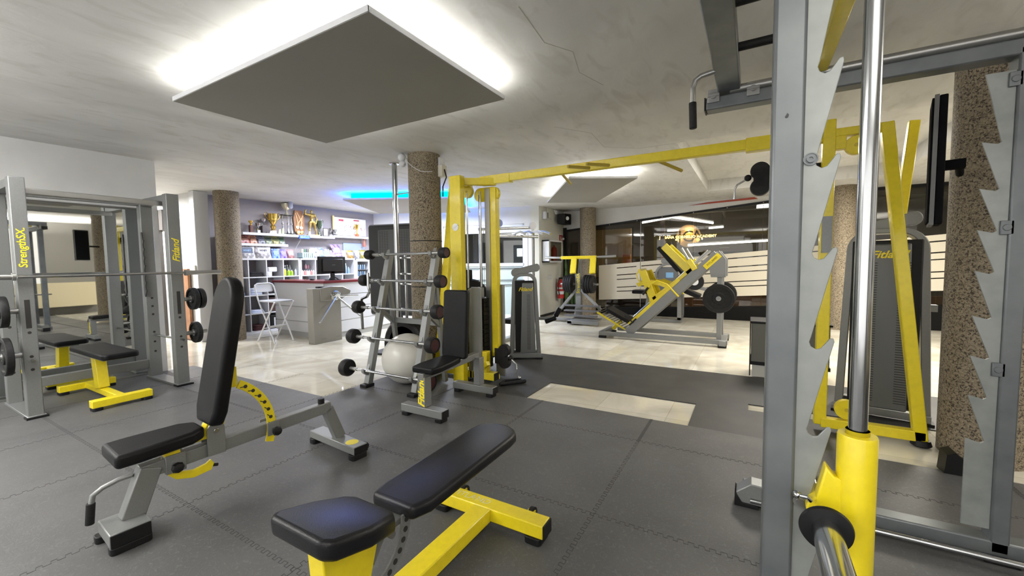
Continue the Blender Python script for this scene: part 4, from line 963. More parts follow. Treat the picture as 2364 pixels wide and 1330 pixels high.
# far side
place_frame(YFr - .0, .10, False); place_frame(YFr, .95, False); place_frame(YN, .95, False)
obj('toothed_plate', MB().prism([(.95 - x*2.0, z) for x, z in [(.0, 2.16), (.046, 2.16)] + [q for zt in (1.86+.02, 1.68+.0, 1.50, 1.32-.0, 1.12, .94, .76, .56) for q in ((.018, zt + .0), (.016, zt-.012), (.022, zt-.02), (.036, zt-.012), (.046, zt-.006))] + [(.046, .15), (0, .15)]], XZ(YFr + .02), -.008, 0), 'zinc', sm_, bevel=.0012)
for z in (2.12, 1.50, .88): obj('mounting_lug', MB().box(.925, YFr - .0, z - .03, .965, YFr + .012, z + .03).lathe([(0, -.004), (.014, -.004), (.014, 0), (0, 0)], (.944, YFr, z), (0, 1, 0)), 'silver_dark', sm_, bevel=.002)
for y in (YN + .045, YFr + .045):
    xl = -.24 if y > 2 else -.06
    obj('top_beam', MB().beam((xl, y - .0, HT + .0), (1.3, y, HT + .0), .09, .07), 'silver_dark', sm_, bevel=.008)
    obj('bottom_beam', MB().beam((-.02, y, .07), (1.3, y, .07), .09, .07), 'silver_dark', sm_, bevel=.008)
obj('top_tube', MB().cyl((-.12, YFr + .01, HT + .055), (1.3, YFr + .01, HT + .055), .022), 'steel', sm_)
obj('low_rail', MB().cyl((.02, YFr - .06, .055), (1.3, YFr - .06, .055), .014), 'chrome', sm_)
obj('side_beam', MB().beam((-.125, .7, HT + .085), (-.125, 2.70, HT + .085), .11, .08), 'silver_dark', sm_, bevel=.007)
for x, y in ((-.20, 2.66), (-.01, 2.64)):
    obj('mounting_lug', MB().box(x - .03, YFr - .02, HT + .03, x + .03, YFr + .08, HT + .045).beam((x, YFr - .005, HT - .0), (x, YFr - .005, HT + .07), .06, .008, (0, 1, 0)).lathe([(0, 0), (.016, 0), (.016, .008), (0, .008)], (x, YFr-.009, HT + .035), (0, -1, 0), 16), 'steel', sm_, bevel=.002)
obj('end_cap', MB().box(-.247, YFr, HT - .035, -.24, YFr + .09, HT + .035), 'black', sm_)
for k in range(4): obj('rung', MB().cyl((-.07, 1.04 + .38*k, HT + .085), (.13, 1.04 + .38*k, HT + .085), .019), 'rubber', sm_)
obj('side_beam', MB().beam((.275, .7, HT + .075), (.275, 2.56, HT + .075), .055, .07), 'yellow', sm_, bevel=.005)
hn = obj('hook_handle', MB().tube([(-.17, 2.30, 2.30), (-.235, 2.30, 2.29), (-.26, 2.30, 2.275), (-.272, 2.30, 2.24), (-.272, 2.30, 2.12)], .013), 'steel', sm_)
obj('grip', MB().cyl((-.272, 2.30, 2.17), (-.268, 2.30, 2.04), .018), 'rubber', hn, bevel=.004)
for x, y in ((.205, YN + .0), (.205, YFr + .03)): obj('guide_rod', MB().cyl((x, y, .1), (x, y, HT - .03), .0165, 32), 'chrome', sm_)
cl = MB().lathe([(.021, .01), (.021, 0), (.0335, 0), (.035, -.004), (.035, -.310), (.0335, -.314), (.021, -.314), (.021, .01)], (.205, YN, 1.0), (0, 0, 1), 40)
obj('sliding_collar', cl, 'yellow', sm_)
obj('collar_arm', MB().prism([(.125, .80), (.180, .78), (.180, .90), (.165, .905), (.150, .925)], XZ(YN), -.022, .018).cyl((.15, YN - .02, .82), (.15, YN + .05, .82), .033), 'yellow', sm_, bevel=.004)
sb_ = obj('barbell_shaft', MB().cyl((.145, .98, .81), (.145, 2.75, .81), .0145, 24), 'chrome', sm_)
obj('barbell_sleeve', MB().lathe([(.0265, 0), (.0265, .45), (.022, .455)], (.147, 1.06, .81), (0, -1, 0), 40), 'chrome', sb_)
obj('barbell_flange', MB().lathe([(.026, 0), (.046, 0), (.048, .005), (.046, .012), (.026, .014)], (.147, 1.055, .81), (0, -1, 0), 48), 'black', sb_)
obj('catch_hook', MB().tube([(.10, YN - .02, .845), (.118, YN - .03, .85), (.125, YN - .03, .843)], .005).ball((.100, YN - .02, .846), .009), 'chrome', sb_)
obj('base_foot', MB().prism([(-.05, .03), (.12, .03), (.12, .14), (.02, .145), (-.05, .085)], XZ(YFr - .06), 0, .10), 'silver', sm_, bevel=.005)
obj('rubber_foot', MB().prism([(-.056, T), (.06, T), (.06, .03), (-.02, .035), (-.03, .05), (-.056, .09)], XZ(YFr - .066), 0, .112), 'black', sm_, bevel=.003)
obj('rubber_foot', MB().box(.93, YFr - .02, T, 1.04, YFr + .11, .036), 'black', sm_)
obj('rubber_foot', MB().box(.02, YN - .02, T, .12, YN + .11, .05), 'black', sm_)
one('rubber_wedge', MB().prism([(0, 0), (.17, 0), (.19, .03), (.10, .10), (.05, .15), (.01, .13)], XZ(3.55), 0, .12), 'black', 'small black rubber wedge on the floor by the foot of the right speckled column', 'wedge', (.09, 3.6, T)).location = (1.17, 3.60, T)
tvs = thing('tall_panel', 'tall slim black and grey panel fixed high beside the right speckled column', 'panel', (.92, 3.45, 1.6))
tvq = Matrix.Translation((.895, 3.35, 0)) @ Matrix.Rotation(-math.radians(13), 4, 'Z')
def tvx(mb): bmesh.ops.transform(mb.bm, matrix=tvq, verts=mb.bm.verts[:]); return mb
matt = mat('matt_black', (.008, .008, .009), .9, spec=.05)
obj('front_pad', tvx(MB().box(-.006, .01, 1.58, .004, .27, 2.30)), matt, tvs, bevel=.004)
obj('frame_edge', tvx(MB().box(.004, 0, 1.565, .024, .28, 2.315)), cmat((.16, .16, .16), .6), tvs, bevel=.002)
obj('rear_pad', tvx(MB().box(.024, .005, 1.57, .060, .27, 2.31)), matt, tvs, bevel=.006)
obj('bracket', tvx(MB().box(.06, .12, 1.9, .15, .20, 1.95)).tube([(1.06, 3.5, 1.92), (1.17, 3.85, 1.92)], .02), matt, tvs)

# ================================================================ RECEPTION
ct = thing('reception_counter', 'white reception counter with grooved panels and a dark red top', 'counter', (-7.2, 5.2, 0))
def panel_levels(mb, seg):
    for z0, z1 in ((.10, .29), (.305, .575), (.59, 1.04)): seg(mb, z0, z1)
f = MB(); panel_levels(f, lambda m, a, b: m.box(-8.30, 4.75, a, -6.74, 4.80, b)); obj('front_panel', f, 'white_plain', ct, bevel=.003)
f = MB(); 
for z0, z1 in ((.10, .31), (.325, .56), (.575, .80), (.815, 1.04)): f.box(-6.76, 4.76, z0, -6.72, 7.0, z1)
obj('side_panel', f, 'white_plain', ct, bevel=.003)
obj('groove_backing', MB().box(-8.28, 4.757, .1, -6.74, 4.79, 1.04).box(-6.755, 4.80, .1, -6.73, 6.99, 1.04), cmat((.35, .35, .36), .5), ct)
obj('plinth', MB().box(-8.28, 4.77, 0, -6.74, 4.85, .10).box(-6.80, 4.80, 0, -6.74, 6.98, .10), cmat((.42, .42, .42), .4), ct)
obj('top_slab', MB().prism([(-8.34, 4.72), (-6.69, 4.72), (-6.69, 7.03), (-7.15, 7.03), (-7.15, 5.2), (-8.34, 5.2)], XY(1.04), 0, .045), 'darkred', ct, bevel=.004)
obj('desk_top', MB().box(-7.75, 4.85, .72, -6.8, 6.9, .75), 'white_plain', ct)
mo = thing('computer_monitor', 'black computer monitor seen from behind on the red-topped counter', 'monitor', (-6.85, 4.95, 1.085))
obj('housing', MB().box(-6.97, 4.80, 1.21, -6.92, 5.38, 1.535), 'black', mo, bevel=.008)
obj('rear_cover', MB().box(-6.92, 4.87, 1.25, -6.895, 5.31, 1.49), cmat((.018, .018, .02), .3), mo, bevel=.01)
obj('stand', MB().box(-6.95, 5.05, 1.09, -6.92, 5.13, 1.25).beam((-6.93, 5.05, 1.14), (-6.90, 4.99, 1.09), .02, .015).beam((-6.93, 5.13, 1.14), (-6.90, 5.20, 1.09), .02, .015).box(-7.0, 4.96, 1.086, -6.86, 5.22, 1.096), 'black', mo)
obj('brand_mark', MB().box(-6.8955, 5.06, 1.37, -6.894, 5.13, 1.378), cmat((.15, .15, .15), .4), mo)
one('glass_jar', MB().lathe([(0, 0), (.04, 0), (.045, .05), (.03, .07), (0, .072)], (-7.55, 4.95, 1.086)), 'glass', 'small clear jar on the counter top left of the monitor', 'jar', (-7.55, 4.95, 1.086))
one('computer_mouse', MB().ball((-7.32, 4.92, 1.10), .05, 16, (1.2, .8, .32)), 'black', 'black computer mouse on the counter top left of the monitor', 'mouse', (-7.32, 4.92, 1.086))
# turnstile
tu = thing('turnstile', 'brushed steel tripod turnstile standing before the reception counter', 'turnstile', (-6.5, 4.62, 0))
MT['turnstile'] = mat('turnstile_steel', (.27, .26, .24), .38, .75)
obj('side_plate', MB().prism([(4.36, 0), (4.50, 0), (4.50, .62), (4.50, .97), (4.36, .97)], lambda u, v, t: (-6.66 + t, u, v), 0, .17), 'turnstile', tu, bevel=.006)
obj('body', MB().box(-6.64, 4.48, .0, -6.50, 4.92, .76), 'turnstile', tu, bevel=.006)
obj('head', MB().prism([(4.50, .74), (4.92, .74), (5.12, .84), (5.14, .90), (4.97, .985), (4.70, 1.0), (4.50, .97)], lambda u, v, t: (-6.672 + t, u, v), 0, .19), 'turnstile', tu, bevel=.012)
hb = obj('hub', MB().lathe([(.10, 0), (.095, .03), (.06, .06), (0, .065)], (-6.49, 4.80, .82), (1, 0, -.35), 28), 'chrome', tu)
for tip in ((-6.42, 5.24, .80), (-6.20, 4.27, .42), (-6.20, 5.10, .43)):
    obj('arm', MB().tube([(-6.45, 4.80, .81), tip], [.018, .014], 14), 'chrome', tu)
obj('card_reader', MB().box(-6.62, 4.50, .97, -6.52, 4.62, 1.0), 'black', tu, bevel=.01)
obj('reader_window', MB().box(-6.61, 4.57, 1.0, -6.53, 4.60, 1.006), 'white_plain', tu)
obj('vent_grille', MB().box(-6.501, 4.50, .06, -6.498, 4.60, .09).box(-6.501, 4.80, .06, -6.498, 4.88, .09), cmat((.2, .19, .18), .5), tu)
# folding stool
fs = thing('folding_bar_stool', 'white folding bar stool standing in front of the reception counter', 'stool', (-7.4, 4.22, 0))
wt = 'white_plain'
ya, yb2 = 4.06, 4.40
def stl(y, tag_):
    obj('back_leg', MB().tube([(-7.92 + tag_*.0, y, 1.02), (-7.84, y, .85), (-7.22, y, .02)], .0125), wt, fs)
    obj('front_leg', MB().tube([(-7.18, y, .72), (-7.92, y, .02)], .0125), wt, fs)
# side frames run along X, crossing like an X
fs_l = MB()
for y in (4.06, 4.40):
    obj('leg', MB().tube([(-7.72, y, 1.0), (-7.62, y, .76), (-7.16, y, .015)], .013), wt, fs)
    obj('leg', MB().tube([(-7.12, y, .74), (-7.70, y, .015)], .013), wt, fs)
obj('backrest', MB().tube([(-7.70, 4.06, .96), (-7.73, 4.075, 1.03), (-7.735, 4.12, 1.055), (-7.735, 4.34, 1.055), (-7.73, 4.385, 1.03), (-7.70, 4.40, .96)], .013).prism(rrect(4.08, .90, 4.38, 1.04, .03), lambda u, v, t: (-7.71 + t - (v-.9)*.25, u, v), -.006, .006), wt, fs)
obj('seat', MB().prism(rrect(-7.60, 4.05, -7.12, 4.41, .05), XY(.735), 0, .028), cmat((.45, .47, .52), .5), fs, bevel=.008)
obj('footrest', MB().cyl((-7.34, 4.06, .30), (-7.34, 4.40, .30), .012).cyl((-7.50, 4.06, .26), (-7.50, 4.40, .26), .010), wt, fs)
# cube shelving
XF, XBk = -8.55, -8.92
def cube_unit(label, y0, cols, rows, cw=.352, zb=.05, back=None, th=.02, rowh=.365):
    t = thing('cube_shelf', label, 'shelf unit', (-8.73, y0 + cols*cw/2, 0))
    m = MB()
    h = rows*rowh
    for k in range(cols + 1):
        e = .032 if k in (0, cols) else th
        m.box(XBk, y0 + k*cw - e/2, zb, XF, y0 + k*cw + e/2, zb + h)
    obj('upright_boards', m, 'white_plain', t, bevel=.002)
    m = MB()
    for k in range(rows + 1):
        e = .034 if k in (0, rows) else th
        m.box(XBk, y0 - .016, zb + k*rowh - e/2, XF + .002, y0 + cols*cw + .016, zb + k*rowh + e/2)
    obj('shelf_boards', m, 'white_plain', t, bevel=.002)
    return t
cu1 = cube_unit('white cube shelf unit with four rows of open cubes left of the counter', 4.05, 4, 4)
obj('plinth', MB().box(-8.92, 4.05, .0, -8.50, 5.46, .035), 'white_plain', cu1)
cu2 = cube_unit('white cube shelf with supplement tubs behind the counter monitor', 5.50, 4, 4)
fr2 = thing('drinks_fridge', 'white framed drinks fridge with cans at the right end of the cube shelves', 'fridge', (-8.7, 7.18, 0))
obj('cabinet', MB().box(XBk, 6.95, 0, XF-.02, 6.99, 1.52).box(XBk, 7.36, 0, XF-.02, 7.40, 1.52).box(XBk, 6.95, 1.48, XF-.02, 7.40, 1.52).box(XBk, 6.95, 0, XF-.02, 7.40, 1.02).box(XBk, 6.95, 1.0, XBk+.02, 7.4, 1.5), 'white_plain', fr2, bevel=.004)
obj('door', MB().box(XF-.02, 6.96, 1.03, XF, 7.0, 1.50).box(XF-.02, 7.34, 1.03, XF, 7.39, 1.50).box(XF-.02, 7.0, 1.45, XF, 7.34, 1.5).box(XF-.02, 7.0, 1.03, XF, 7.34, 1.07), 'white_plain', fr2, bevel=.003)
# wall shelves
def wall_shelf(label, y0, y1, z, x0=-8.94, x1=-8.68, th=.05):
    return one('wall_shelf', MB().box(x0, y0, z - th, x1, y1, z), 'white_plain', label, 'shelf', (x0, (y0+y1)/2, z - th), bevel=.003)
wall_shelf('long white wall shelf carrying the trophies', 4.40, 6.48, 2.05)
wall_shelf('white wall shelf to the right of the trophies carrying a framed poster', 6.48, 7.62, 2.09, x1=-8.72)
wall_shelf('short white wall shelf carrying dark supplement bags', 4.02, 5.31, 1.83)
# LED clock on the shelf edge
ck = thing('led_clock', 'small blue digital clock under the edge of the trophy shelf', 'clock', (-8.66, 5.69, 1.97))
obj('case', MB().box(-8.70, 5.56, 1.965, -8.665, 5.82, 2.045), cmat((.02, .08, .5), .3), ck, bevel=.004)
text('digits', '20:41:12', .062, (-8.6640, 5.69, 2.005), (0, 1, 0), (0, 0, 1), 'clock_led', ck, depth=.001, bold=.002)
one('clock_wire', MB().tube([(-8.70, 5.62, 1.96), (-8.85, 5.58, 1.75), (-8.9, 5.56, 1.55)], .004), 'white_plain', 'thin white wire hanging from the blue clock to the shelf below', 'wire', (-8.8, 5.6, 1.55))
# trophies
ZS = 2.052
def cup(label, y, h, rb, mt, base='dark', hb=.10, rbase=.035, handles=True, x=-8.80, bowl=None, name='trophy_cup', mb_base=None):
    t = thing(name, label, 'trophy', (x, y, ZS), None)
    obj('base', MB().box(x-rbase, y-rbase, ZS, x+rbase, y+rbase, ZS+hb), base if isinstance(base, str) else cmat(base, .4), t, bevel=.004)
    hc = h - hb
    prof = bowl or [(.030, 0), (.012, .06*hc/.3), (.009, .25*hc), (.016, .32*hc), (.010, .38*hc), (rb*.55, .50*hc), (rb*.85, .70*hc), (rb*.93, .95*hc), (rb, hc), (rb*.9, hc), (rb*.5, .6*hc), (0, .5*hc)]
    obj('cup', MB().lathe(prof, (x, y, ZS+hb), n=24), mt, t)
    if handles:
        for s in (-1, 1):
            obj('handle', MB().tube([(x, y+s*rb*.75, ZS+hb+.60*hc), (x, y+s*rb*1.5, ZS+hb+.80*hc), (x, y+s*rb*1.65, ZS+hb+1.02*hc), (x, y+s*rb*1.3, ZS+hb+1.08*hc), (x, y+s*rb*1.0, ZS+hb+.98*hc)], .006, 8), mt, t)
    return t
cup('small silver and gold cup on a tall brown base, leftmost on the trophy shelf', 4.62, .24, .045, 'gold', (.10, .03, .02), .15, .032, False)
cup('small silver bowl cup on a white foot, second from left on the trophy shelf', 4.76, .20, .055, 'chrome', (.5, .5, .5), .06, .03, True)
cup('silver lidded cup on a tall dark base with a round plaque', 4.89, .30, .06, 'chrome', (.06, .045, .045), .18, .045, False, x=-8.84)
cup('large gold banded cup with wide ear handles', 5.07, .42, .10, 'gold', (.72, .65, .55), .07, .045, True, bowl=[(.05, 0), (.035, .03), (.055, .08), (.03, .12), (.045, .14), (.07, .18), (.075, .22), (.085, .225), (.085, .25), (.09, .27), (.092, .31), (.10, .35), (.09, .35), (0, .2)])
# two-post trophy with cup on top
tt = thing('column_trophy', 'tall trophy with a white-gold cup held on three silver columns', 'trophy', (-8.80, 5.38, ZS))
for dy in (-.10, .0, .10):
    obj('column', MB().lathe([(.030, 0), (.022, .05), (.012, .09), (.012, .18), (.024, .19), (.024, .21), (.012, .22), (.012, .33), (.02, .38)], (-8.80 + (.03 if dy == 0 else 0), 5.38+dy, ZS+.03), n=16), 'chrome', tt)
    obj('column_foot', MB().box(-8.83 + (.03 if dy == 0 else 0), 5.35+dy, ZS, -8.77 + (.03 if dy == 0 else 0), 5.41+dy, ZS+.03), 'dark', tt)
obj('top_plate', MB().box(-8.85, 5.25, ZS+.405, -8.74, 5.51, ZS+.425), 'dark', tt, bevel=.003)
obj('cup', MB().lathe([(.05, 0), (.045, .01), (.02, .05), (.012, .09), (.03, .10), (.07, .14), (.10, .19), (.105, .24), (.10, .245), (.07, .19), (.03, .15)], (-8.80, 5.38, ZS+.425), n=28), cmat((.85, .82, .62), .25, .7), tt)
# wall medals (brown plaque with ribbons)
md = thing('medal_plaque', 'brown wooden plaque hung with ribbons and medals beside the column trophy', 'plaque', (-8.87, 5.72, ZS))
obj('board', MB().prism([(5.60, .10), (5.68, .0), (5.78, .0), (5.84, .12), (5.85, .38), (5.80, .56), (5.62, .56), (5.58, .38)], lambda u, v, t: (-8.90 + t, u, ZS+v), 0, .02), 'wood', md, bevel=.003)
for a, b in (((5.63, .50), (5.70, .18)), ((5.80, .50), (5.74, .16)), ((5.66, .52), (5.78, .28)), ((5.82, .46), (5.66, .24))):
    obj('ribbon', MB().beam((-8.875, a[0], ZS+a[1]), (-8.872, b[0], ZS+b[1]), .004, .022, (0, 1, 0)), cmat((.65, .38, .18), .6), md)
for y, z, mt in ((5.66, .16, 'gold'), (5.75, .15, 'chrome'), (5.68, .05, 'gold'), (5.76, .05, 'gold')):
    obj('medal', MB().lathe([(0, 0), (.036, 0), (.036, .008), (0, .008)], (-8.872, y, ZS+z+.02), (1, 0, 0), 20), mt, md)
# bodybuilder statue
sx, sy, sz = -8.80, 5.98, ZS
stt = thing('bodybuilder_statue', 'gold bodybuilder statuette flexing one raised arm on the trophy shelf', 'statue', (sx, sy, sz))
def skin(name, nodes_, edges, m, parent, sub=2):
    me = bpy.data.meshes.new(name); q = Vector(parent.location)
    me.from_pydata([Vector(n[0]) - q for n in nodes_], edges, []); me.update()
    o = bpy.data.objects.new(name, me); COL.objects.link(o); o.parent = parent
    md_ = o.modifiers.new('skin', 'SKIN')
    if not me.skin_vertices: me.skin_vertices.new(name='') if hasattr(me.skin_vertices, 'new') else None
    return o
def metaball_body(name, balls, m, parent, res=.012):
    # one continuous surface: overlapping ellipsoids fused with a voxel remesh
    mb = MB()
    for a, b, r0, r1 in balls:
        A_, B_ = Vector(a), Vector(b); n = max(2, int((B_-A_).length/(min(r0, r1)*.45)) + 1)
        for i in range(n + 1):
            t = i/n; mb.ball(A_.lerp(B_, t), r0 + (r1-r0)*t, 12)
    o = obj(name, mb, m, parent)
    r = o.modifiers.new('fuse', 'REMESH'); r.mode = 'VOXEL'; r.voxel_size = res; r.use_smooth_shade = True
    s = o.modifiers.new('smooth', 'SMOOTH'); s.factor = .5; s.iterations = 3
    return o
p = lambda y, z, x=0: (sx + x, sy + y, sz + .03 + z)
metaball_body('figure', [
    (p(-.075, .02), p(-.07, .10), .016, .020), (p(-.07, .10), p(-.065, .15), .022, .018), (p(-.062, .16), p(-.045, .28), .026, .040),
    (p(.095, .02), p(.085, .10), .016, .020), (p(.085, .10), p(.072, .15), .022, .018), (p(.068, .16), p(.035, .28), .026, .040),
    (p(-.085, .008, .02), p(-.075, .008, -.005), .012, .012), (p(.11, .008, .02), p(.095, .008, -.005), .012, .012),
    (p(-.03, .29), p(.025, .29), .036, .036), (p(-.005, .31), p(-.008, .36), .040, .036), (p(-.01, .37), p(-.012, .42), .040, .052),
    (p(-.055, .44), p(.035, .44), .040, .040), (p(-.04, .425, .03), p(.02, .425, .03), .026, .026), (p(-.012, .47), p(-.008, .50), .022, .018),
    (p(-.005, .525), p(-.005, .535), .027, .026), (p(-.09, .455), p(-.10, .45), .030, .028),
    (p(-.10, .45), p(-.165, .455), .026, .024), (p(-.165, .46), p(-.155, .54), .022, .015), (p(-.15, .55), p(-.14, .555), .016, .016),
    (p(.065, .455), p(.075, .44), .030, .028), (p(.08, .43), p(.115, .36), .026, .020), (p(.118, .35), p(.10, .27), .020, .014), (p(.098, .26), p(.095, .25), .014, .014)], 'bronze', stt, .006)
obj('plinth', MB().box(sx-.05, sy-.12, sz, sx+.05, sy+.15, sz+.03), cmat((.55, .42, .2), .5), stt, bevel=.004)
cup('dark green and silver cup right of the bodybuilder statuette', 6.17, .36, .065, cmat((.12, .17, .12), .25, .8), 'chrome', .03, .035, True, x=-8.82)
fg = thing('figure_trophy', 'thin white figure trophy on a tall narrow stand', 'trophy', (-8.86, 6.27, ZS))
obj('column', MB().lathe([(.03, 0), (.014, .05), (.012, .25), (.018, .27), (.008, .29), (.012, .31), (.006, .34), (.010, .37), (.004, .41)], (-8.86, 6.27, ZS)), 'white_plain', fg)
pf = thing('framed_award', 'small dark framed award standing on the trophy shelf', 'award', (-8.74, 6.28, ZS))
obj('frame', MB().box(-8.745, 6.20, ZS, -8.73, 6.34, ZS+.19), 'dark', pf, bevel=.003)
obj('certificate', MB().box(-8.7305, 6.215, ZS+.015, -8.729, 6.325, ZS+.175), cmat((.55, .42, .42), .6), pf)
cup('small white cup at the right end of the trophy shelf', 6.42, .20, .04, 'chrome', (.6, .6, .6), .05, .03, False, x=-8.76)
for y, lab, mt, h in ((4.98, 'small grey stone award left of the gold cup', cmat((.5, .47, .47), .5), .06), (5.17, 'small white glass award right of the gold cup', cmat((.6, .6, .5), .3), .10), (5.24, 'small green crystal award left of the column trophy', cmat((.35, .42, .25), .3), .13), (5.86, 'pale pink stone award left of the bodybuilder statuette', cmat((.6, .5, .5), .5), .10)):
    one('small_award', MB().prism([(y-.03, 0), (y+.03, 0), (y+.022, h), (y-.015, h*.9)], lambda u, v, t: (-8.74 + t, u, ZS+v), -.012, .012), mt, lab, 'award', (-8.74, y, ZS), bevel=.003)
# right shelf: poster, small cup, silver bowl, figurine
Z2 = 2.092
po = thing('framed_poster', 'wide cream poster panel with red headings and sketches leaning on the right wall shelf', 'poster', (-8.88, 7.05, Z2))
obj('panel', MB().box(-8.90, 6.60, Z2+.02, -8.88, 7.58, Z2+.46), cmat((.78, .76, .70), .6), po, bevel=.002)
obj('left_edge', MB().box(-8.905, 6.585, Z2+.10, -8.879, 6.63, Z2+.49), cmat((.75, .60, .30), .5), po)
mk = MB()
for y, z, wd, h in ((6.82, .37, .14, .045), (7.28, .40, .17, .03)): mk.box(-8.8795, y-wd/2, Z2+z, -8.8785, y+wd/2, Z2+z+h)
obj('heading', mk, cmat((.55, .06, .10), .5), po)
random.seed(3); mk = MB(); mk2 = MB()
for k in range(26):
    y = 6.72 + .8*random.random(); z = .07 + .23*random.random(); a = random.choice((-1, 1))*random.uniform(.6, 1.4); L = random.uniform(.03, .08)
    (mk if k % 3 else mk2).beam((-8.879, y, Z2+z), (-8.879, y + L*math.cos(a), Z2+z+L*math.sin(a)), .002, .012, (0, 1, 0))
obj('sketch', mk, cmat((.50, .22, .24), .6), po); obj('sketch', mk2, cmat((.25, .25, .28), .6), po)
ZS = Z2
cup('small gold cup on an orange block in front of the poster', 7.19, .30, .05, 'gold', (.55, .14, .06), .06, .035, True, x=-8.76)
cup('silver urn at the left end of the right wall shelf', 6.56, .14, .06, 'chrome', (.1, .1, .1), .02, .04, True, x=-8.78)
ZS = 2.052
one('red_figurine', MB().lathe([(.035, 0), (.04, .05), (.02, .14), (.012, .16), (.022, .19), (.015, .215), (0, .22)], (-8.80, 7.44, 1.84)), cmat((.5, .12, .08), .5), 'small red figurine hanging bracket at the right end under the poster shelf', 'figurine', (-8.80, 7.44, 1.84))
one('wall_panel', MB().box(-8.94, 6.88, 1.53, -8.91, 7.55, 1.93), cmat((.30, .36, .46), .35), 'pale blue white-framed picture panel on the grey wall above the fridge', 'picture', (-8.92, 7.2, 1.53), bevel=.004)
one('projector_mount', MB().lathe([(.05, 0), (.05, .12), (.02, .15)], (-8.6, 5.35, CZ), (0, 0, -1), 16), cmat((.35, .37, .45), .5), 'small grey cylinder fixed to the ceiling above the column trophy', 'ceiling fitting', (-8.6, 5.35, CZ-.15))
one('white_frame_panel', MB().box(-8.94, 4.28, 2.12, -8.91, 4.40, 2.50), 'white_plain', 'narrow white panel on the grey wall right of the speckled column, left of the trophies', 'panel', (-8.92, 4.34, 2.12))

# supplement bags
def bagmat(c, c2):
    return mat('printed_foil', c, .38, noise=(16, c2, .46, .56))
def bag(label, y, z, w_, h, c, band=None, txt=None, lean=0., x=-8.72, group=None, yaw=0., tc=(.05, .05, .06)):
    t = thing('supplement_bag', label, 'bag', (x, y, z), group)
    n = 6; prof = []
    m = MB()
    rings = []
    for k in range(n + 1):
        f_ = k/n; d = .045*math.sin(PI*min(1, f_*1.0 + .12))**.6 * (1 - f_*.75) + .004; ww = w_/2*(1 - .10*math.sin(PI*f_) + (.03 if k == n else 0))
        zz = z + h*f_; xx = x - lean*h*f_
        rings.append([m.bm.verts.new((xx + a*d, y + b*ww, zz)) for a, b in ((1, -.75), (1, .75), (.3, 1), (-.3, 1), (-1, .75), (-1, -.75), (-.3, -1), (.3, -1))])
    for A_, B_ in zip(rings, rings[1:]):
        for i in range(8): m.bm.faces.new((A_[i], A_[(i+1) % 8], B_[(i+1) % 8], B_[i]))
    m.bm.faces.new(rings[0][::-1]); m.bm.faces.new(rings[-1])
    lum = sum(c)/3; c = tuple(v*.72 for v in c)
    obj('pouch', m, bagmat(c, tuple(v*.35 + .02 for v in c) if lum > .3 else tuple(min(1, v*2.6 + .12) for v in c)), t)
    if band: band = tuple(v*.62 for v in band)
    if band:
        f0, f1 = .38, .78; d0 = .045*math.sin(PI*min(1, f0+.12))**.6*(1-f0*.75) + .006; d1 = .045*math.sin(PI*min(1, f1+.12))**.6*(1-f1*.75) + .010
        obj('label_panel', MB().hexa([(x-lean*h*f0+d0-.004, y-w_*.32, z+h*f0), (x-lean*h*f0+d0+.002, y-w_*.32, z+h*f0), (x-lean*h*f0+d0+.002, y+w_*.32, z+h*f0), (x-lean*h*f0+d0-.004, y+w_*.32, z+h*f0), (x-lean*h*f1+d1-.004, y-w_*.32, z+h*f1), (x-lean*h*f1+d1+.002, y-w_*.32, z+h*f1), (x-lean*h*f1+d1+.002, y+w_*.32, z+h*f1), (x-lean*h*f1+d1-.004, y+w_*.32, z+h*f1)]), cmat(band, .4), t)
        if txt:
            fm = .56; text('lettering', txt, h*.19, (x - lean*h*fm + (d0+d1)/2 + .006, y, z+h*fm), (0, 1, 0), (-lean - .08, 0, 1), cmat(tc, .5), t, depth=.0008, bold=.002)
    return t
ZU = 1.832
for y, w_, c, b, lab in ((4.12, .16, (.45, .42, .12), (.3, .3, .1), 'yellow green supplement bag, leftmost on the short shelf'), (4.47, .20, (.16, .03, .03), (.25, .10, .06), 'dark red supplement bag on the short shelf'), (4.64, .16, (.25, .09, .04), (.3, .14, .07), 'brown supplement bag on the short shelf'),
        (4.80, .18, (.03, .03, .05), (.12, .13, .17), 'black supplement bag on the short shelf'), (4.95, .18, (.35, .42, .25), (.05, .08, .06), 'pale green bag with dark label on the short shelf'), (5.10, .16, (.55, .50, .14), (.12, .14, .05), 'yellow and green bag on the short shelf'), (5.23, .16, (.35, .40, .30), (.05, .12, .06), 'grey green bag, rightmost on the short shelf')):
    bag(lab, y, ZU, w_, .17, c, b, None, .35, -8.78)
ZT = 1.532
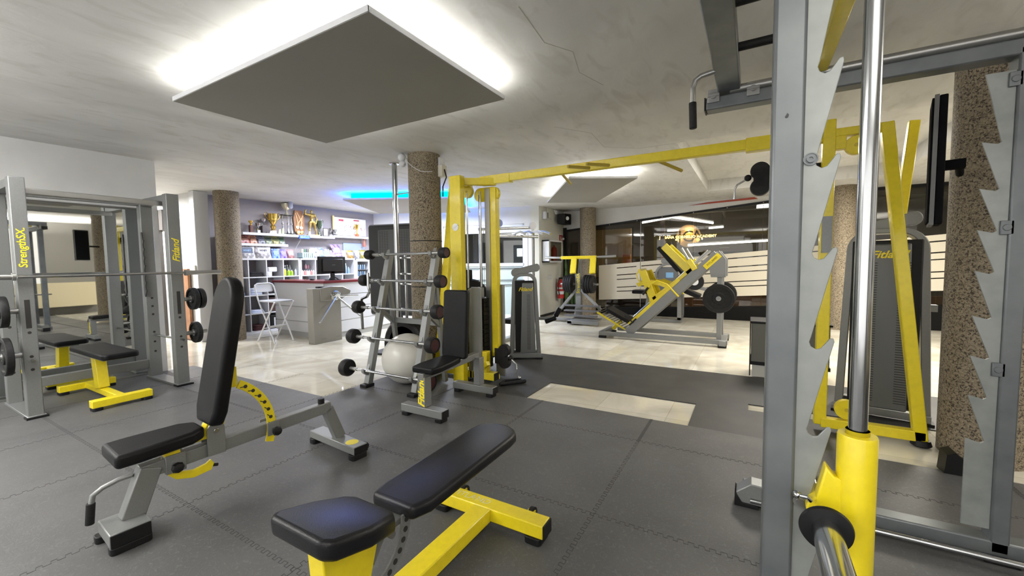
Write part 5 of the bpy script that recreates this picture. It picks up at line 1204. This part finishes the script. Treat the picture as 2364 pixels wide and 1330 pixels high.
for y, w_, h, c, b, s, lean, lab in (
        (4.20, .26, .26, (.65, .45, .40), (.75, .68, .66), None, .1, 'pink and white bag at the left end above the cube shelves'),
        (4.46, .34, .27, (.72, .70, .72), (.02, .05, .12), 'WHEY', .1, 'white bag with a dark blue label reading WHEY'),
        (4.78, .34, .28, (.70, .66, .68), (.75, .75, .80), 'WHEY', .1, 'white bag with a silver label beside the dark blue labelled bag'),
        (5.04, .18, .20, (.06, .14, .55), (.22, .35, .75), None, .1, 'bright blue bag, left of the purple one'),
        (5.20, .17, .19, (.10, .06, .50), (.28, .22, .70), None, .1, 'purple blue bag between the bright blue and the pink one'),
        (5.36, .17, .19, (.60, .25, .25), (.70, .45, .42), None, .1, 'salmon pink bag right of the purple one'),
        (5.97, .24, .24, (.62, .62, .66), (.75, .75, .82), 'ISO', .1, 'white and silver bag with a label reading ISO'),
        (6.10, .20, .25, (.20, .35, .60), (.5, .6, .8), None, .35, 'light blue bag leaning behind the white ISO bag'),
        (6.27, .24, .22, (.62, .62, .72), (.35, .40, .60), None, .5, 'silver and blue bag tilted behind the monitor'),
        (6.44, .22, .20, (.75, .74, .80), (.4, .35, .5), None, .6, 'white crumpled bag above the monitor'),
        (6.58, .26, .34, (.42, .28, .60), (.55, .42, .72), None, .45, 'large lilac bag standing highest above the monitor'),
        (6.74, .18, .20, (.72, .70, .76), (.45, .4, .55), None, .4, 'white and violet bag right of the lilac one'),
        (6.92, .20, .20, (.75, .38, .08), (.75, .6, .55), None, .2, 'orange topped bag on the shelf left of the fridge top'),
        (7.12, .16, .20, (.62, .62, .70), (.75, .75, .8), None, .1, 'silver grey bag right of the orange topped one'),
        (7.30, .20, .22, (.55, .45, .08), (.60, .65, .78), None, .1, 'bag with a yellow top, rightmost above the fridge')):
    bag(lab, y, ZT, w_, h, c, b, s, lean, -8.70, tc=(.25, .4, .6) if s == 'WHEY' and c[0] > .71 else (.08, .08, .1))
bk = thing('wire_basket', 'pale blue plastic basket of small items beside the ISO bag', 'basket', (-8.70, 5.72, ZT))
bm2 = MB()
for k in range(6): bm2.box(-8.62, 5.60 + k*.046, ZT, -8.612, 5.60 + k*.046 + .03, ZT+.12)
bm2.box(-8.80, 5.58, ZT, -8.61, 5.86, ZT+.012).box(-8.62, 5.58, ZT+.11, -8.608, 5.86, ZT+.13).box(-8.80, 5.58, ZT, -8.61, 5.59, ZT+.12).box(-8.80, 5.85, ZT, -8.61, 5.86, ZT+.12)
obj('basket_body', bm2, cmat((.32, .45, .50), .5), bk)
for k, c in enumerate(((.65, .6, .4), (.05, .12, .08), (.08, .08, .09), (.6, .55, .25))):
    one('snack_packet', MB().prism([(5.61+.06*k, .02), (5.66+.06*k, .02), (5.68+.06*k, .20), (5.63+.06*k, .21)], lambda u, v, t: (-8.70 + t - v*.1, u, ZT+v), -.012, .012), cmat(c, .4), ('cream snack packet at the left of the pale blue basket', 'dark green snack packet in the pale blue basket', 'black snack packet in the pale blue basket', 'yellow snack packet at the right of the pale blue basket')[k], 'packet', (-8.70, 5.63+.06*k, ZT+.02), bevel=.003)
# cube contents: row heights
def zc(r): return .05 + r*.365 + .012
def cloth(label, y, r, w_, h, c, x=-8.72):
    m = MB(); n = 7
    for k in range(3):
        f_ = k/3; m.prism(rrect(y - w_/2*(1-.06*k), x-.13, y + w_/2*(1-.10*k), x+.13, .04), lambda u, v, t: (v, u, t), zc(r) + h*f_, zc(r) + h*(f_+.31))
    return one('folded_clothes', m, cmat(c, .9), label, 'clothes', (x, y, zc(r)), bevel=.008)
cloth('dark folded garment in the top row, left end cube', 4.22, 3, .26, .07, (.05, .02, .03))
cloth('black folded garments in the top row, second cube', 4.58, 3, .28, .10, (.012, .01, .012))
cloth('black and white folded garments in the second row, left end cube', 4.22, 2, .26, .20, (.25, .27, .33))
cloth('white folded towels in the second row, second cube', 4.56, 2, .24, .14, (.45, .50, .62))
cloth('dark blue folded garments in the third row, left end cube', 4.22, 1, .26, .12, (.02, .04, .10))
cloth('pale blue folded paper pile in the third row, second cube', 4.58, 1, .26, .06, (.50, .55, .72))
one('bag_box', MB().box(-8.85, 4.10, zc(0), -8.6, 4.24, .33), cmat((.05, .02, .02), .6), 'dark box in the bottom row, left end cube', 'box', (-8.7, 4.17, zc(0)), bevel=.006)
cloth('black and red gear pile in the bottom row, second cube', 4.60, 0, .24, .12, (.05, .012, .015))
bt = thing('black_bag', 'black gym bag with white stripe in the bottom row, third cube', 'bag', (-8.7, 4.90, zc(0)))
obj('body', MB().box(-8.85, 4.80, zc(0), -8.6, 5.0, .36), 'black', bt, bevel=.03, seg=3)
obj('stripe', MB().box(-8.6, 4.88, .12, -8.597, 4.91, .30), 'white_plain', bt)
one('dark_box', MB().box(-8.85, 4.80, zc(1), -8.6, 5.05, .72), cmat((.04, .015, .012), .6), 'dark brown box in the third row, third cube', 'box', (-8.7, 4.92, zc(1)), bevel=.008)
mc = thing('card_machine', 'white card machine with a curved head in the top row, third cube', 'card machine', (-8.68, 4.90, zc(3)))
obj('body', MB().box(-8.75, 4.80, zc(3), -8.60, 4.89, zc(3)+.10), 'white_plain', mc, bevel=.012)
obj('head', MB().box(-8.75, 4.82, zc(3)+.09, -8.60, 5.0, zc(3)+.19), 'white_plain', mc, bevel=.02, seg=3)
def bottle(label, y, r, rad, h, c, cap=(.7, .7, .7), x=-8.66, group=None, z=None):
    z = zc(r) if z is None else z
    t = thing('bottle', label, 'bottle', (x, y, z), group)
    obj('body', MB().lathe([(rad*.9, 0), (rad, .005), (rad, h*.72), (rad*.45, h*.86), (rad*.45, h*.92), (0, h*.92)], (x, y, z), n=14), cmat(c, .3), t)
    obj('cap', MB().lathe([(rad*.5, h*.9), (rad*.5, h), (0, h)], (x, y, z), n=12), cmat(cap, .4), t)
for k, (y, h, c, x) in enumerate(((5.17, .16, (.55, .55, .05), -8.62), (5.24, .13, (.35, .60, .04), -8.60), (5.25, .22, (.08, .09, .09), -8.74), (5.30, .23, (.20, .22, .22), -8.74), (5.36, .23, (.62, .62, .66), -8.74), (5.31, .12, (.40, .65, .05), -8.60), (5.41, .14, (.60, .62, .70), -8.62))):
    bottle(('yellow bottle at the front left of the fourth top cube', 'lime green bottle at the front of the fourth top cube', 'dark bottle at the back of the fourth top cube', 'grey bottle at the back of the fourth top cube', 'tall white bottle at the back right of the fourth top cube', 'short lime green bottle at the front middle of the fourth top cube', 'short silver bottle at the front right of the fourth top cube')[k], y, 3, .028, h, c, x=x)
for k in range(6):
    bottle('white supplement tub with dark or red label, row behind the counter left of the monitor', 5.56 + .052*k, 3, .024, .11, ((.72, .72, .75), (.65, .25, .25), (.7, .68, .7))[k % 3], x=-8.60, group='supplement tubs left of the monitor')
for k in range(2): bottle('pink and white tub standing on the upper level of the cube left of the monitor', 5.72 + .06*k, 3, .024, .10, (.62, .35, .40), x=-8.72, group='upper pink tubs left of the monitor', z=zc(3)+.14)
for k in range(3): bottle('clear blue drink bottle in the cube right of the monitor', 6.62 + .08*k, 3, .026, .16 if k != 1 else .25, (.20, .30, .42), x=-8.62, group='blue drink bottles right of the monitor')
for r in range(2):
    for k in range(5):
        one('drink_can', MB().lathe([(.020, 0), (.026, .008), (.026, .115), (.022, .125), (0, .122)], (-8.66, 7.04 + .065*k, 1.075 + .17*r), n=14), cmat((.12, .20, .32) if k % 2 else (.30, .36, .42), .3, .5), 'blue and silver drink can on the %s shelf of the small fridge' % ('lower', 'upper')[r], 'can', (-8.66, 7.04 + .065*k, 1.075 + .17*r), group='cans on the %s fridge shelf' % ('lower', 'upper')[r])
obj('shelf', MB().box(XBk+.02, 6.99, 1.235, XF-.04, 7.36, 1.242).box(XBk+.02, 6.99, 1.068, XF-.04, 7.36, 1.073), 'steel', fr2)

# ================================================================ DOOR GLAZING IN THE WHITE WALL
wn = bpy.data.objects.new('window_1', None); COL.objects.link(wn); wn['kind'] = 'structure'
f = MB(); e = .05
for a, b, z0, z1 in ((s0, s0+e, 0, zt), (s1-e, s1, 0, zt), (s0, s1, zt-e, zt), (s0, s1, 1.28, 1.36), (3.02, 3.10, 0, zt), (s0, s1, 0, .06)): wseg(f, a, b, z0, z1, -.10, -.04)
obj('window_frame', f, cmat((.55, .58, .62), .4), wn, bevel=.003)
f = MB()
for z in (1.22, .92, .80): wseg(f, s0, s1, z, z + .02, -.035, -.03)
obj('window_bars', f, cmat((.03, .03, .035), .4), wn)
f = MB(); wseg(f, s0+.02, s1-.02, 1.36, zt-.02, -.075, -.065); obj('pane', f, 'glass_dark', wn, smooth=False)
f = MB(); wseg(f, s0+.02, s1-.02, .06, 1.28, -.075, -.065); obj('frosted_pane', f, cmat((.36, .43, .43), .35), wn, smooth=False)
f = MB(); wseg(f, s0, s1, 2.12, zt, -.06, -.05); obj('top_panel', f, cmat((.62, .66, .70), .4), wn)
one('paper_notice', MB().hexa([onW(4.02, 1.52, -.05), onW(4.16, 1.52, -.05), onW(4.16, 1.52, -.055), onW(4.02, 1.52, -.055), onW(4.02, 1.72, -.05), onW(4.16, 1.72, -.05), onW(4.16, 1.72, -.055), onW(4.02, 1.72, -.055)]), cmat((.65, .80, .70), .6), 'pale green paper notice on the dark door glazing', 'notice', onW(4.09, 1.52, -.05))
one('blue_notice', MB().hexa([onW(3.03, 1.45, -.02), onW(3.11, 1.45, -.02), onW(3.11, 1.45, -.03), onW(3.03, 1.45, -.03), onW(3.03, 1.9, -.02), onW(3.11, 1.9, -.02), onW(3.11, 1.9, -.03), onW(3.03, 1.9, -.03)]), cmat((.45, .60, .85), .5), 'white and blue notice on the middle post of the door glazing', 'notice', onW(3.07, 1.45, -.02))
cf = (('framed certificate on the white wall, left one of the two', .52, 2.20, .30, .24), ('framed certificate on the white wall, right one of the two', 1.32, 2.02, .30, .26))
for lab, s, z, w_, h in cf:
    t = thing('framed_certificate', lab, 'certificate', onW(s, z, .01))
    def wb(a, b, z0, z1, t0, t1): m = MB(); wseg(m, a, b, z0, z1, t0, t1); return m
    obj('frame', wb(s-w_/2, s+w_/2, z, z+h, .002, .02), cmat((.62, .63, .65), .4), t, bevel=.003)
    obj('paper', wb(s-w_/2+.025, s+w_/2-.025, z+.025, z+h-.025, .02, .022), cmat((.80, .80, .78), .6), t)
    m = MB()
    for k in range(5): wseg(m, s-w_*.3 + .02*(k % 2), s+w_*.3 - .03*(k % 2), z+.06+.032*k, z+.064+.032*k, .022, .0225)
    obj('print_lines', m, cmat((.35, .35, .36), .6), t)
bd = thing('notice_board', 'white board with dark lettering on the white wall beside the speckled column', 'sign', onW(1.85, 2.1, .01))
m = MB(); wseg(m, 1.62, 2.0, 2.05, 2.45, .002, .02); obj('board', m, 'white_plain', bd)
text('lettering', 'TARIFAS', .09, onW(1.80, 2.12, .022), tuple(dW), (0, 0, 1), 'logo_dark', bd, depth=.001, bold=.003)
# cream wall fittings
sp = thing('wall_speaker', 'black loudspeaker hanging high on the cream wall near the glass wall', 'loudspeaker', (-4.3, 10.2, 2.3))
obj('cabinet', MB().prism([(9.95, -4.40), (10.45, -4.40), (10.42, -4.20), (10.2, -4.12), (9.98, -4.20)], lambda u, v, t: (v, u, t), 2.36, 2.62), 'black', sp, bevel=.01)
obj('driver', MB().lathe([(.05, 0), (.045, .01), (.02, .004), (0, .006)], (-4.16, 10.06, 2.50), (.75, -.6, 0), 24), 'white_plain', sp)
obj('bracket', MB().box(-4.5, 10.4, 2.42, -4.38, 10.55, 2.50), 'black', sp)
jb2 = thing('alarm_box', 'small white alarm siren box high on the corner of the cream wall', 'alarm box', (-4.45, 9.35, 2.4))
obj('box', MB().box(-4.49, 9.26, 2.44, -4.40, 9.42, 2.62), 'white_plain', jb2, bevel=.01)
obj('grille', MB().box(-4.402, 9.34, 2.46, -4.398, 9.41, 2.60), cmat((.15, .15, .15), .5), jb2)
one('cable_conduits', MB().tube([(-4.47, 9.5, 2.72), (-4.47, 9.55, 2.5), (-4.47, 9.75, 2.48)], .012).tube([(-4.46, 9.9, 2.72), (-4.44, 9.96, 2.62)], .02).tube([(-4.46, 10.0, 2.72), (-4.44, 10.04, 2.62)], .02).tube([(-4.46, 10.1, 2.72), (-4.44, 10.12, 2.62)], .02), 'white_plain', 'white cable conduits running between the alarm box and the loudspeaker', 'conduit', (-4.46, 9.7, 2.5))
hc = thing('extinguisher_cabinet', 'white glazed wall cabinet holding a fire extinguisher hose', 'cabinet', (-4.4, 9.6, 1.35))
obj('case', MB().box(-4.49, 9.22, 1.36, -4.30, 9.26, 1.92).box(-4.49, 10.02, 1.36, -4.30, 10.06, 1.92).box(-4.49, 9.22, 1.36, -4.30, 10.06, 1.40).box(-4.49, 9.22, 1.88, -4.30, 10.06, 1.92).box(-4.49, 9.22, 1.36, -4.47, 10.06, 1.92), 'white_plain', hc, bevel=.004)
obj('glass_front', MB().box(-4.31, 9.26, 1.40, -4.305, 10.02, 1.88), 'glass', hc, smooth=False)
obj('door_frame', MB().box(-4.315, 9.26, 1.40, -4.30, 9.33, 1.88).box(-4.315, 9.97, 1.40, -4.30, 10.02, 1.88), cmat((.30, .28, .2), .5), hc)
one('fire_extinguisher', MB().lathe([(.0, 0), (.07, .005), (.07, .30), (.045, .34), (.02, .36), (.02, .40), (0, .40)], (-4.39, 9.72, 1.405), n=20), 'red', 'small red fire extinguisher inside the white wall cabinet', 'fire extinguisher', (-4.39, 9.72, 1.405))
fx = thing('fire_extinguisher', 'red fire extinguisher hanging on the cream wall beside the squat machine', 'fire extinguisher', (-4.36, 10.05, .42))
obj('cylinder', MB().lathe([(0, 0), (.085, .01), (.09, .03), (.09, .40), (.06, .47), (.03, .49), (.03, .53), (0, .53)], (-4.36, 10.05, .40), n=28), 'red', fx)
obj('label_band', MB().lathe([(.0905, .12), (.0915, .12), (.0915, .20), (.0905, .20)], (-4.36, 10.05, .40), n=28).lathe([(.0905, .26), (.0915, .26), (.0915, .30), (.0905, .30)], (-4.36, 10.05, .40), n=28), 'white_plain', fx)
obj('valve', MB().box(-4.39, 9.99, .92, -4.33, 10.12, .96), 'black', fx, bevel=.005)
obj('hose', MB().tube([(-4.36, 9.99, .94), (-4.34, 9.88, .90), (-4.34, 9.86, .75), (-4.34, 9.89, .60), (-4.34, 9.93, .50)], .012), 'rubber', fx)
rs = thing('fire_sign', 'small red fire equipment sign on the cream wall', 'sign', (-4.49, 10.38, 1.75))
obj('plate', MB().box(-4.498, 10.30, 1.76, -4.49, 10.52, 2.10), cmat((.35, .02, .02), .4), rs)
obj('pictogram', MB().box(-4.489, 10.36, 1.95, -4.487, 10.41, 2.06).box(-4.489, 10.43, 1.95, -4.487, 10.47, 2.0).box(-4.489, 10.34, 1.80, -4.487, 10.49, 1.83).box(-4.489, 10.34, 1.86, -4.487, 10.49, 1.875), cmat((.6, .5, .45), .5), rs)
one('light_switch', MB().box(-4.498, 9.55, .93, -4.485, 9.78, 1.03), 'white_plain', 'double white light switch on the cream wall under the glazed cabinet', 'switch', (-4.49, 9.66, .93), bevel=.003)
one('wall_socket', MB().box(-4.498, 10.1, .24, -4.485, 10.2, .34), 'white_plain', 'white socket low on the cream wall', 'socket', (-4.49, 10.15, .24), bevel=.003)
one('emergency_bell', MB().ball((-4.47, 10.50, 2.0), .035), 'white_plain', 'small round white sensor beside the red fire sign', 'sensor', (-4.47, 10.50, 1.97))
cc_ = thing('potted_cactus', 'tall green cactus behind the squat machine against the cream wall', 'plant', (-4.2, 10.35, 0))
for k, (x, y, h) in enumerate(((-4.25, 10.35, 1.45), (-4.14, 10.32, 1.30), (-4.31, 10.3, 1.15), (-4.08, 10.36, 1.0), (-4.2, 10.42, 1.5))):
    prof = [(.03, .2)] + [(.035 + .004*(j % 2), .2 + (h-.25)*j/10) for j in range(1, 10)] + [(.02, h-.02), (0, h)]
    obj('stem', MB().lathe(prof, (x, y, 0), (0.03*(k-2), 0, 1), 10), 'green', cc_)
obj('pot', MB().lathe([(0, 0), (.13, 0), (.17, .25), (.15, .25), (.14, .22), (0, .22)], (-4.2, 10.35, 0), n=24), 'dark', cc_)

# ================================================================ GLASS WALL AND THE ROOM BEHIND
YG = 10.6
def ln(x, x0, z0, x1, z1): return z0 + (z1-z0)*(x-x0)/(x1-x0)
ztop = lambda x: ln(x, -3.52, 2.27, .30, 2.59)
xa, xb = -4.5, XR
xe = .30 + (CZ-2.59)*(3.82/.32)   # where the sloping frame meets the ceiling
struct('wall_back', MB().prism([(xa, ztop(xa)+.05), (xe-.2, CZ), (xe-.2, CZ+.02), (xa, CZ+.02)], XZ(YG), 0, .15), 'white')
gw = bpy.data.objects.new('window_2', None); COL.objects.link(gw); gw['kind'] = 'structure'
f = MB(); f.prism([(xa, ztop(xa)), (xe, ztop(xe)), (xe, ztop(xe)+.05), (xa, ztop(xa)+.05)], XZ(YG-.02), 0, .10)
f.box(xe, YG-.02, CZ-.06, xb, YG+.08, CZ+.02)
obj('window_frame', f, 'black', gw)
f = MB()
for x in (-3.2, -2.5, -1.9, -1.2, -.5, .2): f.ball((x, YG-.03, ztop(x)+.02), .012, 8)
obj('frame_bolts', f, 'steel', gw)
f = MB(); f.prism([(-4.5, .10), (xb, .55), (xb, 0), (-4.5, 0)], XZ(YG-.06), 0, .14); obj('kick_plinth', f, mat('plinth_black', (.005, .005, .005), .6, spec=.15), gw, bevel=.004)
gx = [-4.46, -3.40, -2.42, -1.2, .2, 1.6, 3.0, 4.58]
for a, b in zip(gx, gx[1:]):
    obj('pane', MB().prism([(a+.004, .05), (b-.004, .05), (b-.004, min(ztop(b), CZ)), (a+.004, min(ztop(a), CZ))], XZ(YG+.02), 0, .012), 'glass', gw, smooth=False)
obj('door_post', MB().box(-4.5, YG-.03, 0, -4.40, YG+.08, 2.3), 'black', gw)
obj('pane_joint', MB().box(-2.425, YG+.012, .1, -2.415, YG+.02, 2.6), cmat((.35, .35, .33), .3), gw)
# frosted film in sloping bands
bt_ = lambda x: ln(x, -3.53, 1.26, .33, 1.57); bb_ = lambda x: ln(x, -3.53, .35, .33, .58)
fr_ = [0, .105, .13, .305, .33, .43, .452, .65, .672, .765, .787, 1.0]
for i in range(0, 12, 2):
    f = MB(); a, b = -3.5, xb
    z = lambda x, q_: bt_(x) - (bt_(x)-bb_(x))*q_
    f.prism([(a, z(a, fr_[i])), (b, z(b, fr_[i])), (b, z(b, fr_[i+1])), (a, z(a, fr_[i+1]))], XZ(YG+.012), 0, .004)
    obj('frosted_band', f, 'frost', gw, smooth=False)
f = MB()
for i in range(2, 12, 2):
    g0, g1 = fr_[i-1], fr_[i]
    for a, b in ((-3.5, -3.02), (-2.52, -2.40), (-1.9, -1.7), (-1.5, -1.3)):
        f.prism([(a, z(a, g0)), (b, z(b, g0)), (b, z(b, g1)), (a, z(a, g1))], XZ(YG+.012), 0, .004)
obj('frosted_joint', f, 'frost', gw, smooth=False)
# room behind
struct('wall_academy_back', MB().box(-6, 14.6, 0, XR, 14.8, 3.2), cmat((.16, .135, .11), .7))
struct('wall_academy_left', MB().box(-5.2, 10.75, 0, -5.0, 14.6, 3.2), cmat((.06, .05, .05), .7))
struct('ceiling_academy', MB().box(-6, 10.9, 3.0, XR, 14.8, 3.1), cmat((.20, .175, .15), .8))
struct('trim_5', MB().box(-6, 10.7, 2.72, XR, 10.9, 3.0), cmat((.1, .1, .1), .7))
struct('trim_6', MB().box(-1.5, 11.35, 0, XR, 11.5, .58), 'wood')
struct('trim_7', MB().box(-5, 11.2, 2.55, XR, 11.5, 2.62), cmat((.09, .08, .07), .6))
one('tan_partition', MB().box(-4.2, 12.2, .9, -3.05, 12.25, 2.32), cmat((.55, .38, .18), .6), 'tan partition board behind the glass wall, right of the far column', 'partition', (-3.6, 12.22, .9))
one('dark_pillar', MB().box(-2.31, 12.6, 0, -2.20, 12.72, 3.0), cmat((.045, .03, .025), .6), 'dark pillar in the academy room left of the lit sign', 'pillar', (-2.2, 12.7, 0))
for nm, x, y, z, c, lab in (('orange_crate', -3.1, 11.8, 1.3, (.75, .22, .06), 'orange box behind the glass, left of the dark pillar'), ('orange_crate', -2.05, 11.75, 1.30, (.70, .25, .08), 'orange picture behind the glass, between the leg press and the tan board')):
    one(nm, MB().box(x-.09, y, z, x+.13, y+.06, z+.26), cmat(c, .5), lab, 'box', (x, y, z), bevel=.006)
one('dark_desk', MB().box(-3.6, 11.6, 0, -1.9, 12.0, 1.26).box(-3.65, 11.58, 1.26, -1.85, 12.02, 1.30), cmat((.07, .03, .02), .5), 'dark reddish desk behind the glass wall beside the tan board', 'desk', (-3.0, 11.8, 0), bevel=.01)
one('reception_desk', MB().box(-1.7, 12.3, 0, 2.5, 12.8, 1.55).box(-1.75, 12.26, 1.55, 2.55, 12.84, 1.60), cmat((.05, .04, .035), .5), 'dark long desk under the lit academy sign behind the glass', 'desk', (.4, 12.5, 0), bevel=.01)
# tubes: the upper four stand in for reflections of tubes on the glass
def tube(label, p0, p1):
    t = thing('bright_tube', label, 'tube light', p0)
    obj('tube', MB().cyl(p0, p1, .028), 'tube', t); P0, P1 = Vector(p0), Vector(p1)
    obj('fitting', MB().beam(P0 + Vector((0, 0, .05)), P1 + Vector((0, 0, .05)), .06, .03), 'white_plain', t)
    for q_ in (.1, .9):
        p_ = P0.lerp(P1, q_); obj('hanger', MB().cyl((p_.x, p_.y, p_.z + .06), (p_.x, p_.y, 3.0), .004, 8), 'black', t)
tube('stand-in for a tube reflection in the glass, upper left half of the long pair', (-2.82, 12.6, 2.50), (-1.95, 12.3, 2.58))
tube('stand-in for a tube reflection in the glass, upper right half of the long pair', (-1.95, 12.3, 2.58), (-.95, 12.9, 2.40))
tube('stand-in for a tube reflection in the glass, lower left over the lit sign', (-2.35, 14.0, 2.32), (-1.55, 14.0, 2.32))
tube('stand-in for a tube reflection in the glass, lower right over the lit sign', (-1.15, 14.0, 2.34), (-.75, 14.0, 2.36))
tube('long thin tube light under the lit sign behind the glass', (-1.6, 12.9, 1.80), (.55, 12.9, 1.87))
sg = thing('academy_sign', 'glowing yellow academy sign with large ring letters behind the glass wall', 'sign', (-1.6, 13.0, 2.0))
text('lettering', 'JULIANA CORNELIO ACADEMY', .103, (-1.64, 13.0, 2.05), (1, 0, 0), (0, 0, 1), 'sign_on', sg, depth=.006, bold=.003, spacing=1.08)
text('monogram', 'J', .46, (-1.84, 13.03, 2.05), (1, 0, 0), (0, 0, 1), 'logo_dark', sg, depth=.01)
text('monogram', 'C', .46, (-1.62, 13.03, 2.05), (1, 0, 0), (0, 0, 1), 'logo_dark', sg, depth=.01)
text('monogram', 'A', .46, (-1.38, 13.03, 2.05), (1, 0, 0), (0, 0, 1), 'logo_dark', sg, depth=.01)
obj('backlight_lamps', MB().ball((-1.60, 13.10, 2.22), .035, 12).ball((-1.95, 13.10, 1.98), .02, 12).ball((-1.25, 13.10, 1.98), .02, 12), emis('sign_lamp', (1, .55, .12), 60), sg)
obj('backboard', MB().lathe([(0, 0), (.33, 0), (.33, .02), (0, .02)], (-1.62, 13.16, 2.08), (0, 1, 0), 40), cmat((.42, .34, .22), .6), sg)
for x_, z_, e_ in ((-1.62, 2.24, 2.6), (-1.86, 1.98, 1.0), (-1.38, 1.98, 1.2)):
    l_ = bpy.data.lights.new('sign_bulb', 'POINT'); l_.energy = e_; l_.color = (1, .58, .16); l_.shadow_soft_size = .02
    o_ = bpy.data.objects.new('sign_bulb', l_); COL.objects.link(o_); o_.location = (x_, 13.09, z_)
text('lettering', 'ACADEMY', .05, (-.65, 12.8, 1.70), (1, 0, 0), (0, 0, 1), cmat((.5, .48, .4), .5), sg, depth=.002)
area('ceiling_lamp', (-1.5, 12.0, 2.9), (2.4, .2), 22, (1, .92, .8))
area('ceiling_lamp', (1.8, 12.6, 2.9), (1.6, .2), 14, (1, .92, .8))
# red banner on the white strip
rb = one('red_banner', MB().prism([(-2.22+.9, 2.655), (.10, 2.69), (.02, 2.735), (-.9, 2.70)], XZ(YG-.012), 0, .008), cmat((.35, .06, .03), .6), 'thin slanted red banner on the white strip above the glass wall', 'banner', (-.6, YG-.01, 2.6))
# ================================================================ TREADMILLS BY THE RIGHT WALL (seen in the mirror)
for k, (y, lab) in enumerate(((.9, 'black and silver treadmill by the right wall, nearer to the camera'), (2.1, 'black and silver treadmill by the right wall, farther from the camera'))):
    t = thing('treadmill', lab, 'treadmill', (3.3, y, T), 'treadmills along the right wall')
    obj('deck', MB().box(2.3, y-.36, .06, 4.0, y+.36, .20), 'silver', t, bevel=.02)
    obj('belt', MB().box(2.35, y-.25, .20, 3.75, y+.25, .206), 'rubber', t)
    for s in (-1, 1):
        obj('upright', MB().beam((3.9, y+s*.36, .12), (3.65, y+s*.36, 1.25), .07, .06, (0, 1, 0)), 'silver', t, bevel=.01)
        obj('handrail', MB().cyl((3.68, y+s*.36, 1.0), (3.15, y+s*.36, .95), .02), 'rubber', t)
        obj('roller_foot', MB().box(2.35 if s < 0 else 3.85, y-.34, T, 2.45 if s < 0 else 3.95, y+.34, .06), 'black', t)
    obj('console', MB().prism([(3.52, 1.15), (3.70, 1.10), (3.80, 1.42), (3.74, 1.45)], XZ(y), -.38, .38), 'black', t, bevel=.02)
